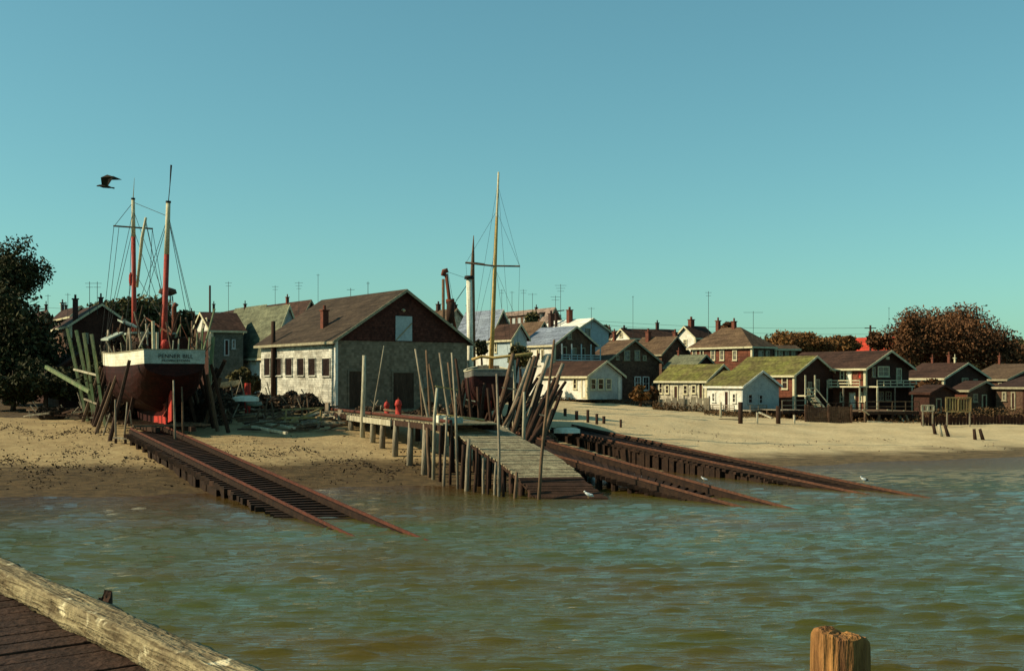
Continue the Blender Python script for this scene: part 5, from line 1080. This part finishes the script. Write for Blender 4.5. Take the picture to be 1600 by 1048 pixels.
heap(330, 80, 1.4, 1, 1.0, net_m, 'low dark heap beside the boat props', 5); heap(75, 84, 1.6, 1, .9, net_m, 'low dark heap at the left edge of the yard', 6)
for i, (px, py0, py1, Y, lb) in enumerate([(445, 640, 668, 78, 'left upright of the rough timber frame'), (500, 636, 662, 79, 'right upright of the rough timber frame')]):
    pole('frame_post', lb, [gp(px, py1, Y, .2), P(px+2, py0, Y)], .09, ochre_y, 'post')
xb((440, 640, 78), (506, 637, 79), .14, ochre_y, 'top bar of the rough timber frame in the yard'); xb((452, 660, 77.6), (500, 639, 78.6), .16, ochre_y, 'diagonal of the rough timber frame in the yard'); xb((446, 661, 77.9), (502, 660, 78.9), .13, ochre_y, 'bottom bar of the rough timber frame in the yard')
for k_, (p0, y0, p1, y1, Y) in enumerate(sorted([(468, 650, 476, 625, 80), (430, 655, 424, 628, 80), (412, 650, 418, 622, 82), (484, 645, 480, 622, 81), (398, 655, 406, 636, 79), (452, 652, 462, 634, 80)])):
    pole('broken_post', 'short broken post sticking up in the yard, %s from the left' % ORD[k_], [gp(p0, y0, Y, .2), P(p1, y1, Y)], .08, brownwood, 'post', 'broken posts in the yard')
heap(300, 80, 1.6, 1.3, 1.9, net_m, 'dark gear heap under the right side of the big boat', 8); heap(170, 84, 2.2, 1.2, 1.8, net_m, 'dark gear heap behind the green cradle posts', 9)
heap(330, 88, 2.4, 1.4, 2.6, net_m, 'tall dark gear heap below the shade-darkened grey wall', 10); heap(836, 73, 1.3, 1.6, 1.3, net_m, 'dark heap at the foot of the pole tangle', 11); heap(815, 77, 1.6, 1.6, 1.9, net_m, 'dark heap behind the pole tangle', 12)
heap(690, 80, 1.7, .9, 1.5, net_m, 'dark gear heap before the right shed door', 13); heap(660, 82, 1.4, .8, 1.0, net_m, 'low dark gear heap before the right shed door', 14); heap(585, 82, 1.5, .7, 1.0, net_m, 'low dark gear heap behind the thick pale pole', 15); heap(725, 82, 1.4, 1, 1.7, net_m, 'dark gear heap left of the second boat', 16)
heap(190, 92, 3, 1.5, 2.2, net_m, 'dark gear heap behind the port side of the big boat', 7)
def rowboat(px, Y, L, w, h, ang, m, label, z_up=.5, over=False, name='dinghy', tilt=0):
    g = G(px, Y)+V((0, 0, z_up)); t = thing(name, label, 'boat', g); c, s = math.cos(ang), math.sin(ang)
    def tr(x, y, z): return g+V((c*y-s*x, s*y+c*x, z+tilt*y))
    n = 10; vs = []; mb = MB(); m_ = 6; sg = -1 if over else 1
    for i in range(n+1):
        u = i/n; b = w/2*(1-abs(2*u-.85)**2.5*.75 if u < .9 else .45*(1-u)/.1+.03) ; b = max(b, .03)
        for k in range(m_+1):
            a = math.pi*k/m_; x = b*math.cos(a); z = -h*math.sin(a)**.7*(1-.35*abs(2*u-1)**3)
            vs.append(tr(x, (u-.5)*L, sg*z+(h if not over else 0)))
    fs = [(i*(m_+1)+k, (i+1)*(m_+1)+k, (i+1)*(m_+1)+k+1, i*(m_+1)+k+1) for i in range(n) for k in range(m_)]
    fs += [tuple(range(m_+1)), tuple(n*(m_+1)+k for k in range(m_, -1, -1))]
    mb.add(vs, fs); o = mb.build('hull', m, t, True)
    if over: MB().beam(tr(0, -L*.42, h+.02), tr(0, L*.36, h+.02), .06, .06).build('keel', trim_dull, t)
    else:
        for y in (-.2, .15): MB().beam(tr(-w*.42, y*L, h*.75), tr(w*.42, y*L, h*.75), .2, .04).build('thwart', oldwood, t)
    return t
rowboat(384, 84, 1.9, .9, .42, .1, white_p, 'white upturned dinghy right of the big boat', 1.1, True)
rowboat(397, 83.5, 1.1, .8, .35, .15, greytarp, 'pale green skiff below the white dinghy', .7)
rowboat(348, 92, 2.6, 1.1, .55, .25, mast_w, 'cream lapstrake rowboat up on blocks behind the boat', 3.2-terrain(-23, 92)+1.3, tilt=.15)
tag(MB().beam(G(348, 92)+V((-.6, 0, -.2)), G(348, 92)+V((-.6, 0, 1.7)), .3, .3).beam(G(348, 92)+V((.6, 0, -.2)), G(348, 92)+V((.6, 0, 1.7)), .3, .3).beam(G(348, 92)+V((-1, 0, 1.68)), G(348, 92)+V((1, 0, 1.68)), .3, .15).build('block_stand', darkwood, None, origin=G(348, 92)), 'dark blocking under the cream rowboat', 'blocks')
rowboat(886, 75, 1.7, .85, .38, -.08, white_p, 'white upturned skiff at the top of the right-hand slipway', .75, True)
g = G(387, 85.5); bt = thing('oil_drum', 'red drum standing behind the white dinghy', 'drum', g+V((0, 0, 1))); MB().tube([g, g+V((0, 0, 2.3))], .22, 12).tube([g+V((0, 0, 1.2)), g+V((0, 0, 1.25))], .24, 12).build('body', red_p, bt)
# posts on the upper beach
for i, (px, y0, y1, r) in enumerate([(883, 650, 638, .13), (901, 656, 642, .13), (918.5, 660, 640, .11), (932.5, 663, 646, .11), (943.5, 662, 650, .12), (970, 668, 655, .09)]):
    g = ground_at(px, y0); t_ = P(px, y1, g.y); o = MB().tube([g+V((0, 0, -.3)), t_], r, 8).build('beach_post', darkwood, None, True, origin=g); tag(o, 'short dark post in the sand above the slipway, %s from the left' % ORD[i], 'post', 'posts on the upper beach')
for (p0, y0, p1, y1, lb) in [(1462, 678, 1458, 662, 'leaning dark stub, first of the four right-hand beach stubs'), (1472, 682, 1467, 663, 'pale stub between the right-hand beach stubs'), (1483, 682, 1476, 663, 'thick dark stub left of the open stub pair'), (1524, 687, 1522, 670, 'upright dark stub of the open pair on the beach'), (1537, 687, 1531, 670, 'leaning dark stub of the open pair on the beach')]:
    g = ground_at(p0, y0); o = MB().tube([g+V((0, 0, -.2)), P(p1, y1, g.y)], [.16, .12], 8).build('beach_stub', palewood if 'pale' in lb else darkwood, None, True, origin=g); tag(o, lb, 'post', 'stubs on the right beach')
# bulkhead, lattice hatch and trap pile right
def fence(p0, p1, Y0, Y1, y_top, name, label, m, yb=None, w=.06, gap=.2):
    a, b = G(p0, Y0), G(p1, Y1); L_ = (b-a).length; n = int(L_/gap); t = thing(name, label, 'fence', a); q = MB(); d = (b-a).normalized()
    for i in range(n):
        c = a+(b-a)*(i+.5)/n; z1 = H+(HOR-y_top)/F*c.y+rnd.uniform(-.16, .12); z0 = terrain(c.x, c.y)-.2; q.box(V((c.x, c.y, (z0+z1)/2)), gap*.86, w, z1-z0, V((d.x, d.y, 0)))
    q.build('boards', m, t)
    nn = max(2, int(L_/2.4)); 
    for i in range(nn+1):
        c = a+(b-a)*i/nn; z1 = H+(HOR-y_top)/F*c.y+.15; MB().box(V((c.x, c.y-.1, (terrain(c.x, c.y)-.3+z1)/2)), .14, .12, z1-terrain(c.x, c.y)+.3).build('post', m if m is not pale_wall else oldwood, t)
    return t
fence(1244, 1680, 105.6, 108, 647, 'bulkhead', 'dark plank bulkhead along the top of the right beach', dark_wall)
fence(1440, 1640, 101, 104, 650, 'driftwood_fence', 'low ragged dark fence at the back of the right beach', dark_wall, gap=.34)
fence(1258, 1330, 102.6, 103, 634, 'slat_fence', 'dark slatted fence under the balcony house', brown_wall)
fence(1030, 1108, 109.5, 108, 621, 'picket_fence', 'thin weathered fence before the long low cottage', oldwood, gap=.55)
ochre_wood = mat('ochre_weathered_wood', (.34, .25, .10), (.19, .13, .06), 3, stretch=ST, bump=.4)
def lattice(p0, p1, y0, y1, Y, label, m):
    a = P(p0, y1, Y); t = thing('lattice_panel', label, 'panel', a); Wd, Hh = (p1-p0)/F*Y, (y1-y0)/F*Y
    fr_ = MB()
    for z in (0, Hh): fr_.beam(a+V((0, 0, z)), a+V((Wd, 0, z)), .08, .1)
    for x in (0, Wd*.5, Wd): fr_.beam(a+V((x, 0, 0)), a+V((x, 0, Hh)), .1, .08, (0, 1, 0))
    fr_.build('frame', m, t); sl = MB(); n = int(Wd/.22)
    for i in range(n): x = Wd*(i+.5)/n; sl.box(a+V((x, .03, Hh/2)), .12, .03, Hh, )
    sl.build('slats', m, t)
    for x in (.1, Wd-.1):
        g = terrain(a.x+x, a.y); MB().beam(V((a.x+x, a.y, g-.2)), a+V((x, 0, 0)), .1, .1).build('leg', oldwood, t)
lattice(1478, 1517, 621, 643, 99.8, 'large yellow slatted panel standing above the right beach', ochre_wood); lattice(1440, 1459, 633, 642, 99.8, 'small pale slatted panel left of the yellow one', palewood)
for (a, b, r, lb, m) in [((1186, 644, 105.5), (1206, 653, 104.5), .1, 'pale plank leaning under the small white cottage', palewood), ((1123, 655, 102), (1158, 658, 102), .1, 'dark log lying on the sand before the white cottage', darkwood), ((1404, 648, 105), (1414, 660, 104), .08, 'pale prop leaning against the bulkhead', palewood), ((1386, 640, 105), (1408, 643, 105), .08, 'pale plank lying on top of the bulkhead', trim_dull), ((1412, 641, 105), (1420, 660, 104.3), .08, 'thin brace beside the pale prop', trim_dull), ((1355, 658, 103), (1395, 661, 103), .09, 'long pale driftwood on the upper beach', palewood), ((1348, 640, 103), (1358, 648, 103), .08, 'short board leaning by the balcony posts', trim_dull)]:
    p, q = P(*a), P(*b); q.z = max(q.z, terrain(q.x, q.y)+.02); o = MB().beam(p, q, r*2, r*1.3).build('board', m, None, origin=p); tag(o, lb, 'board')
for px, yt, yb, lb in [(1157, 628, 664, 'left of the two thick dark pilings before the white cottage'), (1216, 634, 664, 'right of the two thick dark pilings before the white cottage'), (1183, 644, 662, 'slim pale piling under the white cottage gable'), (1241, 648, 662, 'slim pale piling under the outside stairs'), (1126, 628, 652, 'slim pale piling before the white cottage door')]:
    g = ground_at(px, min(yb, 662)); o = MB().tube([g+V((0, 0, -.4)), P(px, yt, g.y)], .2 if 'thick' in lb else .1, 8).build('piling', darkwood if 'thick' in lb else palewood, None, True, origin=g); tag(o, lb, 'piling')

# ------------------------------------------------------------------ antennas, poles, wires, tower
def antenna(px, yt, yb, Y, arms=3, w=1.2, label='thin roof television antenna standing against the sky'):
    a, b = P(px, yb, Y), P(px, yt, Y); t = thing('antenna', label, 'antenna', a, 'television antennas over the roofs'); MB().tube([a, b], .025, 5).build('mast', rope, t)
    q = MB()
    for i in range(arms):
        z = b.z-.15-i*.35; ww = w*(1-.2*i); q.beam(V((b.x-ww/2, Y, z)), V((b.x+ww/2, Y, z)), .03, .03)
    q.build('arms', rope, t)
for k_, (px, yt, yb, Y, ar, w) in enumerate(sorted([(497, 428, 490, 141, 1, .4), (467, 440, 478, 141, 3, 1), (430, 446, 476, 141, 2, .8), (357, 440, 485, 135, 2, .8), (548, 450, 478, 103, 1, .7), (989, 462, 520, 160, 1, .3), (1107, 455, 512, 128, 2, .7), (1177, 486, 514, 130, 1, 2.2), (876, 444, 500, 140, 3, 1.4), (868, 462, 500, 140, 2, 1.2), (800, 455, 486, 150, 1, .6), (818, 452, 486, 150, 2, .9), (832, 458, 486, 150, 1, 1.2), (784, 452, 486, 150, 2, .7), (106, 458, 484, 122, 1, .6), (140, 440, 478, 103, 2, .8), (152, 440, 478, 103, 2, .8), (75, 460, 480, 124, 1, .6), (924, 480, 500, 140, 1, .8), (1389, 480, 528, 165, 1, .3), (575, 440, 470, 100, 1, .3)])):
    Yb = Y; antenna(px, yt, yb+14, Yb, ar, w, '%s roof antenna with %s, %s from the left along the skyline' % ('tall' if yb-yt > 44 else 'short', ['no', 'one arm', 'two arms', 'three arms'][ar], ORD[k_]))
def utility_pole(px, yt, Y, label, arm=1.6, r=.14):
    a = G(px, Y); b = P(px, yt, Y); t = thing('utility_pole', label, 'utility pole', a); MB().tube([a+V((0, 0, -.3)), b], [r*1.3, r], 8).build('post', darkwood, t, True)
    if arm: MB().beam(b+V((-arm/2, 0, -.4)), b+V((arm/2, 0, -.4)), .1, .12).build('crossarm', darkwood, t)
    return b
u1 = utility_pole(1360, 508, 160, 'utility pole above the bright red roof'); u2 = utility_pole(328, 446, 118, 'bare dark pole behind the white gable peak', 0, .1); u3 = utility_pole(60, 478, 150, 'distant utility pole at the far left')
u4 = utility_pole(427, 502, 95.0, 'leaning dark pole before the left wall of the shed', 0, .17); u5 = utility_pole(780, 485, 158, 'distant utility pole behind the yellow mast')
def wire(a, b, sag, label):
    pts = [a+(b-a)*i/14+V((0, 0, -sag*4*(i/14)*(1-i/14))) for i in range(15)]; tag(MB().tube(pts, .022, 4).build('power_line', rope, None, origin=a), label, 'wire', 'power lines over the town')
for dz, lb in ((0, 'upper power line over the right-hand roofs'), (-1, 'lower power line over the right-hand roofs'), (-2.2, 'lowest power line over the right-hand roofs')): wire(P(780, 488-dz*4, 158), P(1360, 512-dz*10, 160), .8, lb)
wire(P(60, 480, 150), P(600, 482, 130), .5, 'power line over the left-hand roofs')
# far water tower with umbrella top seen beside the mainmast
q = P(262, 560, 190); q.z = terrain(q.x, q.y); t = thing('water_tower', 'distant water tower with round cap behind the red mainmast', 'tower', q)
for s, w in ((-1, -1), (1, -1), (1, 1), (-1, 1)): MB().tube([q+V((s*1.0, w*1.0, 0)), P(262, 462, 190)+V((s*.6, w*.6, 0))], .14, 6).build('leg', teal_wall, t)
MB().tube([P(262, 462, 190), P(262, 458, 190), P(262, 452, 190), P(262, 449, 190)], [.6, 1.5, 1.3, .3], 14).build('tank', brown_wall, t, True)
q2 = MB()
for k in range(4):
    z = P(262, 552-k*24, 190).z; e = 1-.4*k/4
    for s in (-1, 1): q2.beam(V((q.x-e, 190+s*e, z)), V((q.x+e, 190+s*e, z+1)), .08, .08)
q2.build('bracing', teal_wall, t)
q = P(274, 520, 100); tag(MB().tube([V((q.x, q.y, terrain(q.x, q.y))), P(272, 480, 100), P(276, 474, 100)], .22, 8).build('stovepipe', rust, None, True, origin=V((q.x, q.y, terrain(q.x, q.y)))), 'rusty bent stovepipe right of the mainmast', 'stovepipe')

# ------------------------------------------------------------------ gulls
def gull(px, py, Y, sc, label, mb_, mw, flying=False, face=-1):
    p = P(px, py, Y); t = thing('gull', label, 'gull', p); f = face; s = sc
    if flying:
        body = MB().tube([p+V((f*.48*s, 0, .0)), p+V((f*.4*s, 0, .01)), p+V((f*.28*s, 0, .02)), p+V((f*.05*s, 0, 0)), p+V((-f*.25*s, 0, -.05*s)), p+V((-f*.42*s, 0, -.09*s)), p+V((-f*.6*s, 0, -.12*s))], [.01*s, .045*s, .06*s, .11*s, .08*s, .04*s, .05*s], 10); body.build('body', mb_, t, True)
        for sy, dz in ((1, 1), (-1, .86)):
            w = MB(); a = p+V((f*.14*s, sy*.06*s, .04*s)); b = p+V((-f*.20*s, sy*.06*s, .03*s)); c = p+V((-f*.34*s, sy*.3*s, .42*s*dz)); d = p+V((f*.10*s, sy*.32*s, .52*s*dz)); e = p+V((-f*.80*s, sy*.7*s, .50*s*dz)); g_ = p+V((-f*.35*s, sy*.5*s, .68*s*dz))
            up = V((0, 0, .02*s)); w.hexa([a, b, c, d], [k+up for k in (a, b, c, d)]); w.hexa([d, c, e, g_], [k+up for k in (d, c, e, g_)]); w.build('wing', mb_, t)
    else:
        up = V((0, 0, s)); MB().tube([p+V((f*.22*s, 0, .42*s)), p+V((f*.1*s, 0, .33*s)), p+V((-f*.05*s, 0, .25*s)), p+V((-f*.25*s, 0, .17*s)), p+V((-f*.4*s, 0, .12*s))], [.05*s, .09*s, .13*s, .07*s, .015*s], 9).blob(p+V((f*.24*s, 0, .46*s)), .075*s, .06*s, .07*s, 2, 6, 8, 0).build('body', mw, t, True)
        MB().blob(p+V((-f*.14*s, 0, .24*s)), .22*s, .125*s, .08*s, 3, 6, 9, 0).build('wing', mb_, t)
        MB().tube([p+V((f*.3*s, 0, .46*s)), p+V((f*.4*s, 0, .44*s))], [.02*s, .005*s], 6).build('beak', yellow_p, t)
        for sy in (-.04, .04): MB().tube([p+V((0, sy*s, .16*s)), p+V((0, sy*s, 0))], .012*s, 5).build('leg', yellow_p, t)
gull(163, 291, 40, .58, 'dark gull gliding with raised wings left of the masts', bird_d, bird_d, True)
gull(919, 778, 49.5, .62, 'white gull standing on the wet foot of the ramp', bird_w, bird_w)
gull(1350, 754, 54.8, .6, 'gull standing on the far rail of the right slipway', bird_d, bird_w)
gull(1100, 752, 58.5, .5, 'gull resting on a rail of the middle slipway', bird_w, bird_w)

# ------------------------------------------------------------------ the dock we stand on
A, B = pz(-120, 816, 3.9), pz(420, 1050, 3.9); dd = (B-A).normalized(); nn = V((dd.y, -dd.x, 0))      # nn points to the water or to us
if nn.dot(V((0, 0, 0))-A) > 0: nn = -nn
dock = thing('dock', 'old timber dock underfoot with dark planks at the lower left', 'dock', A)
zd = 3.725
q = MB(); Ld = (B-A).length+9; nb = int(Ld/.24)
for i in range(nb):
    c = A-dd*3+dd*(i+.5)*.24-nn*2.3; q.box(V((c.x, c.y, zd-.04+rnd.uniform(-.006, .006))), .222, 4.3, .08, dd, nn)
q.build('planks', darkwood, dock, bevel=.008)
# stringpiece: one long weathered timber with worn, uneven edges
def worn_beam(a, b, w, h, seg, seed):
    rs = random.Random(seed); d = (b-a).normalized(); s = V((d.y, -d.x, 0)); mb = MB(); prof = []
    k = 24
    for j in range(k):
        t = j/k*2*math.pi; cx, cz = math.cos(t), math.sin(t); r = (abs(cx)**14+abs(cz)**14)**(-1/14); prof.append((cx*r*w/2, cz*r*h/2))
    vs = []; L_ = (b-a).length; n = int(L_/seg)
    for i in range(n+1):
        p = a+(b-a)*i/n
        for j, (x, z) in enumerate(prof):
            y = i*seg; wv_ = .003*math.sin(y*3+j)+.003*math.sin(y*9.1+j*2.3)+.005*(rs.random()-.5); e = 1+wv_/max(.05, w/2)*1.6
            vs.append(p+s*x*e+V((0, 0, z*e)))
    fs = [(i*k+j, i*k+(j+1) % k, (i+1)*k+(j+1) % k, (i+1)*k+j) for i in range(n) for j in range(k)]+[tuple(range(k)), tuple(n*k+j for j in range(k-1, -1, -1))]
    return mb.add(vs, fs)
def beam_mat():
    m = mat('sunbleached_timber', (.36, .29, .155), (.19, .145, .08), 2.2, bump=0, rough=.9, var=.25)
    N = m.node_tree.nodes; L = m.node_tree.links; b = N['Principled BSDF']
    tc = N.new('ShaderNodeTexCoord'); mp = N.new('ShaderNodeMapping'); an = math.atan2(dd.y, dd.x); mp.inputs['Rotation'].default_value = (0, 0, -an); mp.vector_type = 'POINT'
    L.new(tc.outputs['Object'], mp.inputs[0]); mp2 = N.new('ShaderNodeMapping'); mp2.inputs['Scale'].default_value = (.9, 14, 14); L.new(mp.outputs[0], mp2.inputs[0])
    n = N.new('ShaderNodeTexNoise'); n.inputs['Scale'].default_value = 2.5; n.inputs['Detail'].default_value = 8; n.inputs['Distortion'].default_value = .8; L.new(mp2.outputs[0], n.inputs[0])
    n3 = N.new('ShaderNodeTexNoise'); n3.inputs['Scale'].default_value = 22; n3.inputs['Detail'].default_value = 6; L.new(tc.outputs['Object'], n3.inputs[0])
    ad = N.new('ShaderNodeMath'); ad.operation = 'ADD'; L.new(n.outputs[0], ad.inputs[0]); L.new(n3.outputs[0], ad.inputs[1])
    bp = N.new('ShaderNodeBump'); bp.inputs['Strength'].default_value = .9; bp.inputs['Distance'].default_value = .03; L.new(ad.outputs[0], bp.inputs['Height']); L.new(bp.outputs[0], b.inputs['Normal'])
    base = b.inputs['Base Color'].links[0].from_socket
    r = N.new('ShaderNodeValToRGB'); r.color_ramp.elements[0].position = .38; r.color_ramp.elements[0].color = (.3, .25, .2, 1); r.color_ramp.elements[1].position = .56; r.color_ramp.elements[1].color = (1.1, 1.1, 1.1, 1); L.new(n.outputs[0], r.inputs[0])
    x = N.new('ShaderNodeMix'); x.data_type = 'RGBA'; x.blend_type = 'MULTIPLY'; x.inputs['Factor'].default_value = .75; L.new(base, x.inputs['A']); L.new(r.outputs[0], x.inputs['B'])
    r2 = N.new('ShaderNodeValToRGB'); r2.color_ramp.elements[0].position = .62; r2.color_ramp.elements[0].color = (0, 0, 0, 1); r2.color_ramp.elements[1].position = .68; r2.color_ramp.elements[1].color = (1, 1, 1, 1)
    n4 = N.new('ShaderNodeTexNoise'); n4.inputs['Scale'].default_value = 5; n4.inputs['Detail'].default_value = 7; L.new(tc.outputs['Object'], n4.inputs[0]); L.new(n4.outputs[0], r2.inputs[0])
    x2 = N.new('ShaderNodeMix'); x2.data_type = 'RGBA'; L.new(r2.outputs[0], x2.inputs['Factor']); L.new(x.outputs['Result'], x2.inputs['A']); x2.inputs['B'].default_value = (.66, .56, .34, 1)
    L.new(x2.outputs['Result'], b.inputs['Base Color']); return m
bw = .205
worn_beam(A-dd*1-nn*bw/2+V((0, 0, -.083)), B+dd*1.5-nn*bw/2+V((0, 0, -.083)), bw, .165, .05, 5).build('stringpiece', beam_mat(), dock, True)
for i in range(9):
    c = A+dd*(i*1.3)-nn*.9; MB().tube([V((c.x, c.y, -4)), V((c.x, c.y, zd-.2))], .17, 10).build('pile', darkwood, dock, True)
MB().beam(V((*(A-dd*3-nn*.5).xy, zd-.25)), V((*(B+dd*3-nn*.5).xy, zd-.25)), .3, .3).build('cap_beam', darkwood, dock)
# piles beyond the edge
def pile(px, py, Y, r, label, m, seed):
    p = P(px, py, Y); rs = random.Random(seed); n = 36; vs = []; rings = [(-9.2, 1.12), (-2, 1.06), (-1, 1.04), (-.5, 1.02), (-.25, 1), (-.12, 1), (-.045, .99), (-.015, .96), (0, .88), (.005, .6), (.01, .3)]
    ph = [rs.random()*6.28 for _ in range(8)]
    for zi, (z, f) in enumerate(rings):
        for j in range(n):
            a = 2*math.pi*j/n; groove = .035*abs(math.sin(a*5.5+ph[0]))+.025*abs(math.sin(a*9.5+ph[1]))
            e = f*(1-groove*(1 if zi < 7 else .4)+.012*math.sin(a*3+z*3+ph[2])); dz = (.05*math.sin(a+ph[3])+.02*math.sin(a*3+ph[4])+.015*rs.random()) if zi > 3 else 0
            vs.append(p+V((math.cos(a)*r*e, math.sin(a)*r*e, z+dz)))
    k = len(rings); fs = [(i*n+j, i*n+(j+1) % n, (i+1)*n+(j+1) % n, (i+1)*n+j) for i in range(k-1) for j in range(n)]+[tuple((k-1)*n+j for j in range(n)), tuple(range(n-1, -1, -1))]
    tag(MB().add(vs, fs).build('piling', m, None, False, origin=p), label, 'piling')
pile_m = mat('frayed_orange_wood', (.42, .20, .06), (.16, .07, .03), 7, stretch=(1, 1, .12), bump=.9, var=.5)
pile(1312, 996, 6.7, .175, 'frayed orange-brown piling top at the lower right', pile_m, 3)
pile(157, 941, 8.2, .085, 'dark piling top behind the dock timber', darkwood, 4)

for o in bpy.data.objects:      # drop the builder's own notes
    for k in ('_w', '_f'):
        if k in o: del o[k]
